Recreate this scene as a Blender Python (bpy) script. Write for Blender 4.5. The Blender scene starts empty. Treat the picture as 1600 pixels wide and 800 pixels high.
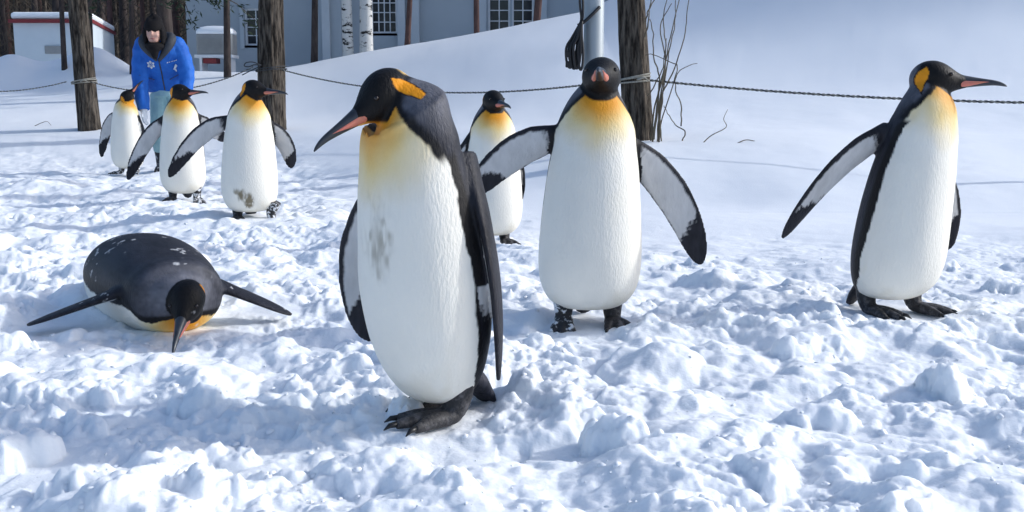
import bpy, bmesh, math, random
import numpy as np
from mathutils import Vector, Matrix, Euler

random.seed(7)
rng = np.random.default_rng(11)
R = math.radians
scene = bpy.context.scene
COL = scene.collection

# ------------------------------------------------------------------ camera
CAMZ, FPX, PITCH = 0.75, 1570.0, math.atan(239 / 1570.0)
cam_data = bpy.data.cameras.new('camera')
cam = bpy.data.objects.new('camera', cam_data)
COL.objects.link(cam)
cam.location = (0, 0, CAMZ)
cam.rotation_euler = (R(90) - PITCH, 0, 0)
cam_data.sensor_width = 36
cam_data.lens = 36 * FPX / 1600.0
cam_data.clip_start, cam_data.clip_end = 0.05, 2000
scene.camera = cam

# ------------------------------------------------------------------ sky, sun, exposure
SUN_EL, SUN_AZ = R(27), R(99)          # azimuth measured from +X side: 90 deg = exactly from the right (+X)
sun_dir = Vector((math.cos(SUN_EL) * math.sin(SUN_AZ), -math.cos(SUN_EL) * math.cos(SUN_AZ), math.sin(SUN_EL)))
world = bpy.data.worlds.new('World')
scene.world = world
world.use_nodes = True
wt = world.node_tree
sky = wt.nodes.new('ShaderNodeTexSky')
sky.sky_type = 'NISHITA'
sky.sun_disc = False
sky.sun_elevation = SUN_EL
sky.sun_rotation = math.atan2(sun_dir.x, sun_dir.y)
sky.air_density, sky.dust_density, sky.ozone_density = 1.0, 3.0, 3.5
bgn = wt.nodes['Background']
bgn.inputs['Strength'].default_value = 0.15
wt.links.new(sky.outputs['Color'], bgn.inputs['Color'])
sun_data = bpy.data.lights.new('sun', 'SUN')
sun_data.energy = 2.0
sun_data.angle = R(1.5)
sun_data.color = (0.97, 0.985, 1.0)
sun = bpy.data.objects.new('sun', sun_data)
COL.objects.link(sun)
sun.rotation_euler = sun_dir.to_track_quat('Z', 'Y').to_euler()
sun.location = sun_dir * 40
vs = scene.view_settings
vs.view_transform, vs.look, vs.exposure, vs.gamma = 'Standard', 'None', 0.40, 1.0
vs.use_curve_mapping = False
scene.cycles.max_bounces, scene.cycles.diffuse_bounces = 6, 4

# ------------------------------------------------------------------ small tools
def ray(px, py):
    c, s = math.cos(PITCH), math.sin(PITCH)
    a, b = (px - 800) / FPX, (400 - py) / FPX
    return Vector((a, c + b * s, -s + b * c))
def at_depth(px, py, y):
    d = ray(px, py)
    t = y / d.y
    return Vector((d.x * t, y, CAMZ + d.z * t))
def on_flat(px, py, z=0.0):
    d = ray(px, py)
    t = (z - CAMZ) / d.z
    return Vector((d.x * t, d.y * t, z))

def _h(ix, iy, iz, seed):
    n = (ix.astype(np.int64) * 374761393 + iy.astype(np.int64) * 668265263 + iz.astype(np.int64) * 2147483647 + seed * 144665) & 0xFFFFFFFF
    n = ((n ^ (n >> 13)) * 1274126177) & 0xFFFFFFFF
    n = n ^ (n >> 16)
    return (n & 0xFFFF) / 32767.5 - 1.0
def vnoise(x, y, z=0.0, seed=0):
    x, y = np.asarray(x, float), np.asarray(y, float)
    z = np.asarray(z, float) + np.zeros_like(x)
    ix, iy, iz = np.floor(x), np.floor(y), np.floor(z)
    fx, fy, fz = x - ix, y - iy, z - iz
    fx, fy, fz = (f * f * f * (f * (f * 6 - 15) + 10) for f in (fx, fy, fz))
    v = 0
    for dx in (0, 1):
        for dy in (0, 1):
            for dz in (0, 1):
                w = (fx if dx else 1 - fx) * (fy if dy else 1 - fy) * (fz if dz else 1 - fz)
                v = v + w * _h(ix + dx, iy + dy, iz + dz, seed)
    return v
def fbm(x, y, z=0.0, seed=0, octv=4, gain=0.5):
    v, a, f = 0, 1.0, 1.0
    for o in range(octv):
        v = v + a * vnoise(x * f + 17.3 * o, y * f - 9.1 * o, np.asarray(z) * f, seed + o)
        a *= gain
        f *= 2.03
    return v
def sstep(a, b, x):
    t = np.clip((np.asarray(x, float) - a) / (b - a), 0, 1)
    return t * t * (3 - 2 * t)

def link(name, data, mat=None, parent=None):
    o = bpy.data.objects.new(name, data)
    COL.objects.link(o)
    if mat is not None and data is not None and len(data.materials) == 0:
        data.materials.append(mat)
    if parent is not None:
        o.parent = parent
    return o
def tag(o, label, cat, group=None, kind=None):
    if label: o['label'] = label
    if cat: o['category'] = cat
    if group: o['group'] = group
    if kind: o['kind'] = kind
    return o
def empty(name, loc, rz=0.0):
    o = bpy.data.objects.new(name, None)
    o.empty_display_size = 0.1
    COL.objects.link(o)
    o.location = loc
    o.rotation_euler = (0, 0, rz)
    return o
def copy_tree(o, parent=None):
    c = o.copy()
    COL.objects.link(c)
    c.parent = parent
    for ch in list(o.children):
        copy_tree(ch, c)
    return c

class MB:
    """collects geometry for ONE mesh"""
    def __init__(s):
        s.v, s.f = [], []
    def add(s, v, f):
        n = len(s.v)
        s.v.extend([tuple(p) for p in v])
        s.f.extend([tuple(i + n for i in q) for q in f])
        return s
    def box(s, x0, x1, y0, y1, z0, z1):
        v = [(x, y, z) for z in (z0, z1) for y in (y0, y1) for x in (x0, x1)]
        return s.add(v, [(0, 2, 3, 1), (4, 5, 7, 6), (0, 1, 5, 4), (2, 6, 7, 3), (0, 4, 6, 2), (1, 3, 7, 5)])
    def loft(s, rings, cap=True):
        rings = [np.asarray(r) for r in rings]
        m = len(rings[0])
        v, f = [], []
        for r in rings:
            v.extend(map(tuple, r))
        for i in range(len(rings) - 1):
            for j in range(m):
                k = (j + 1) % m
                f.append((i * m + j, i * m + k, (i + 1) * m + k, (i + 1) * m + j))
        if cap:
            v.append(tuple(rings[0].mean(0)))
            v.append(tuple(rings[-1].mean(0)))
            a, b = len(v) - 2, len(v) - 1
            e = (len(rings) - 1) * m
            for j in range(m):
                k = (j + 1) % m
                f.append((a, k, j))
                f.append((b, e + j, e + k))
        return s.add(v, f)
    def tube(s, pts, rad, seg=8, sub=0, flat=None):
        pts = [np.asarray(p, float) for p in pts]
        rad = list(rad) if hasattr(rad, '__len__') else [rad] * len(pts)
        if sub:
            P, Q = spline(np.array(pts), sub), spline(np.array(rad)[:, None], sub)[:, 0]
            pts, rad = list(P), list(np.maximum(Q, 1e-4))
        rings = []
        up = np.array([0.0, 0, 1])
        prev = None
        for i, p in enumerate(pts):
            t = pts[min(i + 1, len(pts) - 1)] - pts[max(i - 1, 0)]
            t = t / (np.linalg.norm(t) + 1e-12)
            if prev is None:
                ref = up if abs(t[2]) < 0.9 else np.array([1.0, 0, 0])
                a = np.cross(t, ref)
            else:
                a = prev - t * np.dot(prev, t)
            a /= np.linalg.norm(a) + 1e-12
            prev = a
            b = np.cross(t, a)
            th = np.linspace(0, 2 * math.pi, seg, endpoint=False)
            rings.append(p + rad[i] * (np.cos(th)[:, None] * a + np.sin(th)[:, None] * b))
        return s.loft(rings)
    def ball(s, c, r, seg=12, rot=None):
        rr = np.array(r if hasattr(r, '__len__') else (r, r, r), float)
        rings = []
        n = max(5, seg // 2)
        for i in range(1, n):
            ph = math.pi * i / n
            th = np.linspace(0, 2 * math.pi, seg, endpoint=False)
            q = np.stack([np.sin(ph) * np.cos(th), np.sin(ph) * np.sin(th), np.full(seg, -math.cos(ph))], 1) * rr
            if rot is not None:
                q = q @ np.array(rot).T
            rings.append(q + np.array(c))
        return s.loft(rings)
    def mesh(s, name, smooth=False):
        me = bpy.data.meshes.new(name)
        me.from_pydata([tuple(map(float, p)) for p in s.v], [], s.f)
        me.update()
        bm = bmesh.new()
        bm.from_mesh(me)
        bmesh.ops.recalc_face_normals(bm, faces=bm.faces)
        bm.to_mesh(me)
        bm.free()
        if smooth:
            me.polygons.foreach_set('use_smooth', [True] * len(me.polygons))
        return me
    def build(s, name, mat, parent=None, smooth=False, bevel=0.0):
        o = link(name, s.mesh(name, smooth), mat, parent)
        if bevel:
            b = o.modifiers.new('bevel', 'BEVEL')
            b.width, b.segments, b.limit_method = bevel, 2, 'ANGLE'
        return o

def spline(P, n):
    """Catmull-Rom through the control points, n samples per span"""
    P = np.asarray(P, float)
    Q = np.vstack([2 * P[0] - P[1], P, 2 * P[-1] - P[-2]])
    out = []
    for i in range(1, len(Q) - 2):
        p0, p1, p2, p3 = Q[i - 1], Q[i], Q[i + 1], Q[i + 2]
        for k in range(n):
            t = k / n
            out.append(0.5 * (2 * p1 + (p2 - p0) * t + (2 * p0 - 5 * p1 + 4 * p2 - p3) * t * t + (3 * p1 - p0 - 3 * p2 + p3) * t ** 3))
    out.append(P[-1])
    return np.array(out)

def remesh(mb, name, voxel, smooth=4, factor=0.5):
    """union of everything in mb as one continuous skin"""
    me = mb.mesh(name + '_src')
    o = bpy.data.objects.new('tmp', me)
    COL.objects.link(o)
    m = o.modifiers.new('r', 'REMESH')
    m.mode, m.voxel_size, m.use_smooth_shade = 'VOXEL', voxel, True
    if smooth:
        sm = o.modifiers.new('s', 'SMOOTH')
        sm.factor, sm.iterations = factor, smooth
    dg = bpy.context.evaluated_depsgraph_get()
    dg.update()
    out = bpy.data.meshes.new_from_object(o.evaluated_get(dg))
    out.name = name
    bpy.data.objects.remove(o)
    bpy.data.meshes.remove(me)
    out.polygons.foreach_set('use_smooth', [True] * len(out.polygons))
    return out
def coords(me):
    a = np.empty(len(me.vertices) * 3, np.float32)
    me.vertices.foreach_get('co', a)
    return a.reshape(-1, 3).astype(float)
def set_colour(me, rgb, name='tint'):
    a = me.color_attributes.new(name, 'FLOAT_COLOR', 'POINT')
    buf = np.ones((len(rgb), 4), np.float32)
    buf[:, :3] = rgb
    a.data.foreach_set('color', buf.ravel())

# ------------------------------------------------------------------ materials
def material(name, col, rough=0.6, spec=0.3, noise=None, bump=None, metal=0.0, attr=None, sss=None, stretch=(1, 1, 1), coat=0.0, sheen=0.0):
    m = bpy.data.materials.new(name)
    m.use_nodes = True
    nt = m.node_tree
    p = nt.nodes['Principled BSDF']
    p.inputs['Roughness'].default_value = rough
    p.inputs['Specular IOR Level'].default_value = spec
    p.inputs['Metallic'].default_value = metal
    p.inputs['Coat Weight'].default_value = coat
    p.inputs['Sheen Weight'].default_value = sheen
    p.inputs['Base Color'].default_value = (*col, 1)
    tc = nt.nodes.new('ShaderNodeTexCoord')
    mp = nt.nodes.new('ShaderNodeMapping')
    mp.inputs['Scale'].default_value = stretch
    nt.links.new(tc.outputs['Object'], mp.inputs['Vector'])
    src = None
    if attr:
        a = nt.nodes.new('ShaderNodeVertexColor')
        a.layer_name = attr
        src = a.outputs['Color']
    if noise:                       # (scale, second colour, low, high)
        n = nt.nodes.new('ShaderNodeTexNoise')
        n.inputs['Scale'].default_value = noise[0]
        n.inputs['Detail'].default_value = 6
        n.inputs['Roughness'].default_value = 0.65
        nt.links.new(mp.outputs['Vector'], n.inputs['Vector'])
        rp = nt.nodes.new('ShaderNodeMapRange')
        rp.inputs['From Min'].default_value, rp.inputs['From Max'].default_value = noise[2], noise[3]
        nt.links.new(n.outputs['Fac'], rp.inputs['Value'])
        mx = nt.nodes.new('ShaderNodeMix')
        mx.data_type = 'RGBA'
        mx.inputs['A'].default_value = (*col, 1)
        mx.inputs['B'].default_value = (*noise[1], 1)
        if src is not None:
            nt.links.new(src, mx.inputs['A'])
        nt.links.new(rp.outputs['Result'], mx.inputs['Factor'])
        src = mx.outputs['Result']
    if src is not None:
        nt.links.new(src, p.inputs['Base Color'])
    if bump:                        # (scale, strength, distance)
        n = nt.nodes.new('ShaderNodeTexNoise')
        n.inputs['Scale'].default_value = bump[0]
        n.inputs['Detail'].default_value = 5
        nt.links.new(mp.outputs['Vector'], n.inputs['Vector'])
        b = nt.nodes.new('ShaderNodeBump')
        b.inputs['Strength'].default_value = bump[1]
        b.inputs['Distance'].default_value = bump[2]
        nt.links.new(n.outputs['Fac'], b.inputs['Height'])
        nt.links.new(b.outputs['Normal'], p.inputs['Normal'])
    if sss:
        p.inputs['Subsurface Weight'].default_value = sss[0]
        p.inputs['Subsurface Radius'].default_value = (1.0, 1.0, 1.0)
        p.inputs['Subsurface Scale'].default_value = sss[1]
    return m

M = {}
M['snow'] = material('snow', (0.84, 0.87, 0.905), 0.65, 0.25, bump=(95, 0.5, 0.005), noise=(1.3, (0.86, 0.89, 0.92), 0.3, 0.7), sss=(1.0, 0.022))
M['snow_loose'] = material('snow_loose', (0.87, 0.89, 0.92), 0.7, 0.2)
M['plumage'] = material('plumage', (0.5, 0.5, 0.5), 0.55, 0.2, attr='tint', bump=(170, 0.55, 0.004), stretch=(1, 1, 0.35))
M['bill'] = material('bill', (0.022, 0.026, 0.032), 0.32, 0.45, noise=(30, (0.04, 0.045, 0.055), 0.35, 0.7))
M['plate'] = material('plate', (0.56, 0.17, 0.13), 0.42, 0.4, noise=(22, (0.66, 0.26, 0.12), 0.45, 0.75))
M['eye'] = material('eye', (0.012, 0.007, 0.005), 0.08, 0.6)
M['foot'] = material('foot', (0.030, 0.029, 0.031), 0.6, 0.3, noise=(45, (0.13, 0.125, 0.13), 0.48, 0.72), bump=(130, 0.8, 0.004))
M['foot_snowy'] = material('foot_snowy', (0.035, 0.034, 0.036), 0.65, 0.3, noise=(38, (0.75, 0.77, 0.80), 0.50, 0.56), bump=(130, 0.8, 0.004))
M['claw'] = material('claw', (0.012, 0.012, 0.013), 0.4, 0.4)
M['bark'] = material('bark', (0.125, 0.105, 0.085), 0.9, 0.15, noise=(26, (0.016, 0.013, 0.011), 0.40, 0.60), bump=(34, 1.0, 0.05), stretch=(1, 1, 0.14))
M['bark_thin'] = material('bark_thin', (0.075, 0.060, 0.055), 0.9, 0.15, noise=(9, (0.03, 0.025, 0.025), 0.4, 0.65), bump=(30, 0.7, 0.02), stretch=(1, 1, 0.3))
M['bark_red'] = material('bark_red', (0.13, 0.075, 0.065), 0.9, 0.15, noise=(9, (0.06, 0.04, 0.038), 0.4, 0.65), bump=(30, 0.7, 0.02), stretch=(1, 1, 0.3))
M['birch'] = material('birch', (0.62, 0.61, 0.58), 0.75, 0.2, noise=(4.5, (0.03, 0.028, 0.027), 0.535, 0.59), bump=(18, 0.6, 0.02), stretch=(1, 1, 2.6))
M['needles'] = material('needles', (0.018, 0.034, 0.020), 0.7, 0.2, noise=(3, (0.04, 0.055, 0.03), 0.4, 0.7))
M['twig'] = material('twig', (0.085, 0.07, 0.055), 0.85, 0.2)
M['shoot'] = material('shoot', (0.15, 0.125, 0.085), 0.7, 0.25, noise=(7, (0.075, 0.06, 0.045), 0.4, 0.65))
M['wall'] = material('wall', (0.37, 0.42, 0.46), 0.85, 0.2, noise=(0.7, (0.33, 0.38, 0.42), 0.35, 0.7), bump=(60, 0.2, 0.01))
M['pilaster'] = material('pilaster', (0.46, 0.51, 0.55), 0.8, 0.2, noise=(1.5, (0.40, 0.45, 0.49), 0.35, 0.7))
M['white_paint'] = material('white_paint', (0.66, 0.69, 0.72), 0.55, 0.3, noise=(5, (0.58, 0.61, 0.64), 0.4, 0.7))
M['glass'] = material('glass', (0.018, 0.022, 0.028), 0.06, 0.5, noise=(2, (0.035, 0.04, 0.05), 0.4, 0.7))
M['shed_wall'] = material('shed_wall', (0.62, 0.69, 0.73), 0.7, 0.3, noise=(1.2, (0.56, 0.63, 0.68), 0.35, 0.7))
M['red_trim'] = material('red_trim', (0.22, 0.035, 0.04), 0.6, 0.3, noise=(4, (0.16, 0.03, 0.035), 0.4, 0.7))
M['unit_grey'] = material('unit_grey', (0.30, 0.31, 0.31), 0.6, 0.3, noise=(4, (0.25, 0.26, 0.26), 0.4, 0.7))
M['dark_grille'] = material('dark_grille', (0.05, 0.05, 0.055), 0.6, 0.3)
M['metal_pole'] = material('metal_pole', (0.34, 0.38, 0.40), 0.5, 0.4, metal=0.2, noise=(6, (0.34, 0.37, 0.39), 0.4, 0.7))
M['cable'] = material('cable', (0.012, 0.012, 0.014), 0.5, 0.4)
M['rope_dark'] = material('rope_dark', (0.06, 0.062, 0.065), 0.8, 0.2)
M['rope_pale'] = material('rope_pale', (0.34, 0.33, 0.29), 0.85, 0.2, noise=(60, (0.2, 0.19, 0.16), 0.4, 0.7))
M['jacket'] = material('jacket', (0.018, 0.135, 0.52), 0.65, 0.25, noise=(9, (0.012, 0.095, 0.42), 0.4, 0.7), bump=(14, 0.5, 0.03))
M['collar'] = material('collar', (0.055, 0.06, 0.07), 0.7, 0.2, noise=(20, (0.035, 0.04, 0.05), 0.4, 0.7))
M['black_knit'] = material('black_knit', (0.012, 0.011, 0.012), 0.9, 0.15, bump=(90, 0.6, 0.006))
M['trousers'] = material('trousers', (0.36, 0.56, 0.58), 0.75, 0.2, noise=(8, (0.27, 0.45, 0.48), 0.4, 0.7), bump=(16, 0.4, 0.02))
M['boot'] = material('boot', (0.035, 0.035, 0.04), 0.6, 0.3, noise=(26, (0.55, 0.57, 0.6), 0.52, 0.66))
M['glove'] = material('glove', (0.62, 0.66, 0.70), 0.8, 0.2)
M['skin'] = material('skin', (0.58, 0.36, 0.29), 0.55, 0.35, noise=(8, (0.50, 0.28, 0.22), 0.4, 0.7))
M['lips'] = material('lips', (0.36, 0.13, 0.12), 0.5, 0.35)
M['badge'] = material('badge', (0.75, 0.78, 0.8), 0.6, 0.3)
M['board'] = material('board', (0.36, 0.39, 0.42), 0.8, 0.2, noise=(6, (0.28, 0.31, 0.34), 0.4, 0.7))

# ------------------------------------------------------------------ where things stand (ground points from the photo, on the flat trampled snow)
STAND = {
    'main': on_flat(680, 655), 'front': on_flat(919, 507), 'right': on_flat(1389, 490), 'mid': on_flat(770, 383),
    'c': on_flat(392, 345), 'b': on_flat(288, 314), 'a': on_flat(202, 272), 'prone': Vector((-1.49, 3.86, 0)), 'person': on_flat(270, 267),
}
KEEP = [(STAND['main'], 0.17), (STAND['front'], 0.17), (STAND['right'], 0.2), (STAND['mid'], 0.17), (STAND['c'], 0.2), (STAND['b'], 0.2),
        (STAND['a'], 0.2), (on_flat(105, 513), 0.17), (on_flat(420, 485), 0.14), (STAND['person'], 0.3), (STAND['prone'] + Vector((0.08, -0.1, 0)), 0.2), (STAND['prone'] + Vector((0.25, -0.28, 0)), 0.22), (STAND['prone'] + Vector((0.42, -0.47, 0)), 0.22)]

def terrain(x, y):
    """the lie of the snow without its lumps"""
    x, y = np.asarray(x, float), np.asarray(y, float)
    right = sstep(-4.5, 1.5, x)
    y0 = 15.2 - 5.4 * right
    L = 7.5 + 4.5 * right
    crest = 1.10 + 0.185 * np.clip(x + 4.5, -3, 40) + 0.30 * np.clip(x - 1.5, 0, 40)
    ys_ = 11.2 - 4.4 * right
    pre = (0.46 - 0.06 * right) * sstep(0, 1, (y - ys_) / (y0 + 0.6 - ys_))
    pre = np.where(y < 7, 0.0 * y, pre)
    bank = crest * sstep(0.0, 1.0, (y - y0) / L)
    back = -0.9 * sstep(22.0, 29.0, y) * right * sstep(-6, 1, x)
    piles = 0.95 * np.exp(-(((x + 9.6) / 1.0) ** 2 + ((y - 23.5) / 1.3) ** 2)) + 0.75 * np.exp(-(((x + 11.3) / 0.8) ** 2 + ((y - 23.0) / 1.0) ** 2)) \
        + 0.35 * np.exp(-(((x + 7.5) / 1.4) ** 2 + ((y - 22) / 1.5) ** 2))
    drift = sstep(7, 12, y) * (0.06 * fbm(x * 0.22 + 4, y * 0.22, 0.5, 21, 2) + 0.006 * fbm(x * 0.9, y * 0.9, 0, 31, 2))
    soft = 0.05 * sstep(4.0, 6.5, y) * (1 - sstep(9, 12, y)) * vnoise(x * 0.8 + 3, y * 0.9, 0, 41)
    return pre + bank + back + piles + drift + soft

NU, NY1 = 860, 840
ud = np.linspace(-1, 1, NU)
uo = 1 + np.cumsum(np.geomspace(0.02, 6.0, 34))
U = np.concatenate([-uo[::-1], ud, uo])
C0 = len(uo)
yn = 1.45 * (13.0 / 1.45) ** (np.arange(NY1) / (NY1 - 1))
yf = 13.0 * (400 / 13.0) ** (np.arange(1, 170) / 169.0)
yb = np.array([-60, -30, -15, -8, -4, -2, -1, -0.3, 0.2, 0.6, 0.9, 1.1, 1.25, 1.35, 1.41])
Y = np.concatenate([yb, yn, yf])
RB = len(yb)
W = 0.70 * np.maximum(Y, 1.45) + 0.25
XX = U[None, :] * W[:, None]
YY = np.repeat(Y[:, None], len(U), 1)
ZZ = terrain(XX, YY)

# trampled lumps: clods of several sizes heaped on the walked snow
def trampled(x, y):
    lim = 13.2 - 6.6 * sstep(-3.2, -0.4, x) - 0.5 * sstep(0, 2, x)
    edge = lim + 0.9 * vnoise(x * 1.1, y * 0.7, 0, 5)
    return 1 - sstep(-2.4, 0.9, y - edge)
WX = XX + 0.035 * fbm(XX * 9, YY * 9, 0, 51, 3)
WY = YY + 0.035 * fbm(XX * 9 + 40, YY * 9, 0, 52, 3)
def scatter_lumps(n, r0, r1, hmin, hmax, ymax, power, warp=1.0, seed=1, boxes=None):
    g = np.random.default_rng(seed)
    F = np.zeros_like(ZZ)
    ly = 1.2 * (ymax / 1.2) ** g.random(n) if boxes is None else None
    lx = (g.random(n) * 2 - 1) * (0.66 * ly + 0.3)
    rr = r0 * (r1 / r0) ** (g.random(n) ** power)
    hh = rr * (hmin + (hmax - hmin) * g.random(n))
    asp, ang = 0.65 + 0.7 * g.random(n), g.random(n) * math.pi
    pw = 2.2 + 2.6 * g.random(n)
    for i in range(n):
        e = rr[i] * 1.5 + 0.07
        a, b = np.searchsorted(Y, ly[i] - e), np.searchsorted(Y, ly[i] + e)
        if b <= a: continue
        w0, w1 = W[a], W[min(b, len(W) - 1)]
        lo, hi = min((lx[i] - e) / w0, (lx[i] - e) / w1), max((lx[i] + e) / w0, (lx[i] + e) / w1)
        c, d = np.searchsorted(U, lo), np.searchsorted(U, hi)
        if d <= c: continue
        dx, dy = WX[a:b, c:d] - lx[i], WY[a:b, c:d] - ly[i]
        ca, sa = math.cos(ang[i]), math.sin(ang[i])
        p, q = (dx * ca + dy * sa) / rr[i], (-dx * sa + dy * ca) / (rr[i] * asp[i])
        dd = np.sqrt(p * p + q * q)
        h = hh[i] * np.maximum(0, 1 - dd ** pw[i]) ** 0.75 * (1 + 0.22 * p)
        F[a:b, c:d] = np.maximum(F[a:b, c:d], h)
    return F
T = trampled(XX, YY)
big = scatter_lumps(330, 0.07, 0.19, 0.22, 0.55, 12.5, 1.6, seed=3)
midl = scatter_lumps(1900, 0.025, 0.08, 0.28, 0.75, 13.5, 1.4, seed=4)
small = scatter_lumps(5500, 0.010, 0.030, 0.4, 0.85, 11.0, 1.2, seed=5)
patch = sstep(-0.35, 0.45, vnoise(XX * 2.1, YY * 2.1, 0, 61))
und = 0.036 * fbm(XX * 1.9, YY * 1.9, 0, 71, 3) + 0.018 * fbm(XX * 7, YY * 7, 0, 72, 3)
rough = und + big * 0.48 + midl * (0.3 + 0.5 * patch) + small * (0.2 + 0.6 * patch) + 0.0045 * (1 - 2 * np.abs(fbm(XX * 26, YY * 26, 0, 73, 4))) * (0.4 + patch)
keep = np.ones_like(ZZ)
for p, r in KEEP:
    d = np.hypot(XX - p.x, YY - p.y)
    keep = np.minimum(keep, 0.22 + 0.78 * sstep(r * 0.6, r * 1.4, d))
ZZ = ZZ + T * rough * keep + (1 - T) * sstep(3, 6, YY) * (1 - sstep(40, 60, YY)) * 0.004 * fbm(XX * 2.2, YY * 2.2, 0, 75, 4)
# a few lone clods and blocks that stand proud in the photograph
def hump(px, py, w, h, d, sharp=3.0, skew=0.0):
    global ZZ
    p = on_flat(px, py)
    ax, ay = XX - p.x, YY - p.y
    if abs(w) > 0: sel = (np.abs(ax) < w * 2.2) & (np.abs(ay) < d * 2.2)
    qx, qy = XX[sel], YY[sel]
    dx = (ax[sel] + 0.55 * w * fbm(qx * 0.9 / w, qy * 0.9 / w, px * 0.37, 81, 4, 0.6)) / w
    dy = (ay[sel] + 0.55 * d * fbm(qx * 0.9 / w + 30, qy * 0.9 / w, px * 0.37, 82, 4, 0.6)) / d
    dd = np.sqrt(dx * dx + dy * dy)
    hh = h * np.maximum(0, 1 - dd ** sharp) ** 0.8 * (1 + skew * dx) * (1 + 0.30 * fbm(qx * 1.2 / w, qy * 1.2 / w, px * 0.11, 83, 4))
    ZZ[sel] = np.maximum(ZZ[sel], ZZ[sel] * 0.4 + hh)
for a in ((1478, 625, 0.075, 0.135, 0.07, 3.2, -0.25), (1270, 560, 0.10, 0.09, 0.07, 2.6, -0.2), (965, 715, 0.085, 0.115, 0.07, 2.8, 0.1), (1060, 735, 0.08, 0.07, 0.06, 2.5, 0.0),
          (1285, 670, 0.10, 0.075, 0.07, 2.4, 0.0), (625, 650, 0.055, 0.075, 0.05, 3.0, 0.2), (315, 640, 0.075, 0.085, 0.06, 3.2, 0.0), (160, 630, 0.04, 0.06, 0.04, 3.2, 0.0),
          (25, 720, 0.09, 0.085, 0.08, 2.4, 0.0), (120, 775, 0.08, 0.07, 0.06, 2.6, 0.0), (720, 640 + 150, 0.09, 0.08, 0.07, 2.4, 0.0), (1170, 780, 0.09, 0.09, 0.07, 2.6, 0.0),
          (1410, 760, 0.10, 0.07, 0.08, 2.2, 0.0), (560, 735, 0.13, 0.05, 0.10, 2.2, 0.0), (0, 550, 0.11, 0.075, 0.07, 2.5, 0.0), (1055, 420, 0.05, 0.05, 0.05, 2.5, 0.0),
          (1570, 455, 0.10, 0.085, 0.08, 2.6, 0.0), (1485, 420, 0.08, 0.05, 0.08, 2.4, 0.0), (1090, 415, 0.05, 0.05, 0.05, 2.5, 0.0), (340, 790, 0.08, 0.08, 0.06, 2.6, 0.0)):
    hump(a[0], a[1], a[2], a[3] * 0.70, *a[4:])

def ground_z(x, y):
    """height of the finished snow surface at a point"""
    r = int(np.clip(np.searchsorted(Y, y), 1, len(Y) - 1))
    r = r if abs(Y[r] - y) < abs(Y[r - 1] - y) else r - 1
    c = int(np.clip(np.searchsorted(U, x / W[r]), 0, len(U) - 1))
    return float(ZZ[r, c])

nr, nc = ZZ.shape
gv = np.stack([XX, YY, ZZ], -1).reshape(-1, 3).astype(np.float32)
ii = (np.arange(nr - 1)[:, None] * nc + np.arange(nc - 1)[None, :]).ravel()
gf = np.stack([ii, ii + 1, ii + nc + 1, ii + nc], 1).astype(np.int32)
gm = bpy.data.meshes.new('snow_ground')
gm.vertices.add(len(gv)); gm.vertices.foreach_set('co', gv.ravel())
gm.loops.add(gf.size); gm.loops.foreach_set('vertex_index', gf.ravel())
gm.polygons.add(len(gf))
gm.polygons.foreach_set('loop_start', np.arange(0, gf.size, 4, dtype=np.int32))
gm.polygons.foreach_set('use_smooth', np.ones(len(gf), bool))
gm.update(); gm.validate()
ground = link('snow_ground', gm, M['snow'])
tag(ground, 'trampled lumpy white snow rising into a smooth bank behind', None, kind='structure')

# loose crumbs of snow lying on top, far too many to count
def crumbs():
    base = []
    for k in range(6):
        bm = bmesh.new()
        bmesh.ops.create_icosphere(bm, subdivisions=1, radius=1)
        v = np.array([p.co[:] for p in bm.verts]); f = [tuple(q.index for q in t.verts) for t in bm.faces]
        bm.free()
        v *= (1 + 0.34 * rng.standard_normal(len(v)))[:, None]
        base.append((v, np.array(f)))
    V, F, n = [], [], 0
    for i in range(2200):
        y = 1.5 * (11.0 / 1.5) ** rng.random()
        x = (rng.random() * 2 - 1) * (0.62 * y + 0.2)
        if float(trampled(np.array([x]), np.array([y]))[0]) < 0.5 or any((x - p.x) ** 2 + (y - p.y) ** 2 < (0.6 * r) ** 2 for p, r in KEEP):
            continue
        r = 0.002 + 0.009 * rng.random() ** 3
        v, f = base[rng.integers(6)]
        a = rng.random() * 6.28
        q = v * r * np.array([1.2, 1.0, 0.8])
        q = np.stack([q[:, 0] * math.cos(a) - q[:, 1] * math.sin(a), q[:, 0] * math.sin(a) + q[:, 1] * math.cos(a), q[:, 2]], 1)
        V.append(q + np.array([x, y, ground_z(x, y) - r * 0.15])); F.append(f + n); n += len(v)
    V, F = np.concatenate(V), np.concatenate(F)
    me = bpy.data.meshes.new('snow_crumbs')
    me.from_pydata(V.tolist(), [], F.tolist())
    me.polygons.foreach_set('use_smooth', [True] * len(me.polygons))
    return me
tag(link('snow_crumbs', crumbs(), M['snow_loose']), 'small crumbs of loose snow scattered over the trampled ground', None, kind='stuff')

# ------------------------------------------------------------------ penguins
# local space of a penguin: x to its own right-hand picture side when it faces the camera, -y forward, z up; sizes for a bird 0.9 m tall
TORSO = [  # z, half width, front depth, back depth
    (0.060, 0.050, 0.040, 0.050), (0.067, 0.095, 0.080, 0.085), (0.087, 0.130, 0.114, 0.105), (0.120, 0.154, 0.140, 0.118), (0.168, 0.169, 0.159, 0.124),
    (0.237, 0.174, 0.168, 0.128), (0.344, 0.169, 0.163, 0.128), (0.450, 0.160, 0.152, 0.122), (0.540, 0.150, 0.140, 0.112), (0.610, 0.138, 0.126, 0.100),
    (0.660, 0.132, 0.115, 0.098), (0.700, 0.119, 0.102, 0.090)]
NECK = [(0.30, 0.103, 0.088, 0.082), (0.58, 0.084, 0.070, 0.074), (0.82, 0.064, 0.054, 0.063), (1.0, 0.053, 0.044, 0.054)]   # fraction of the way to the head
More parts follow.
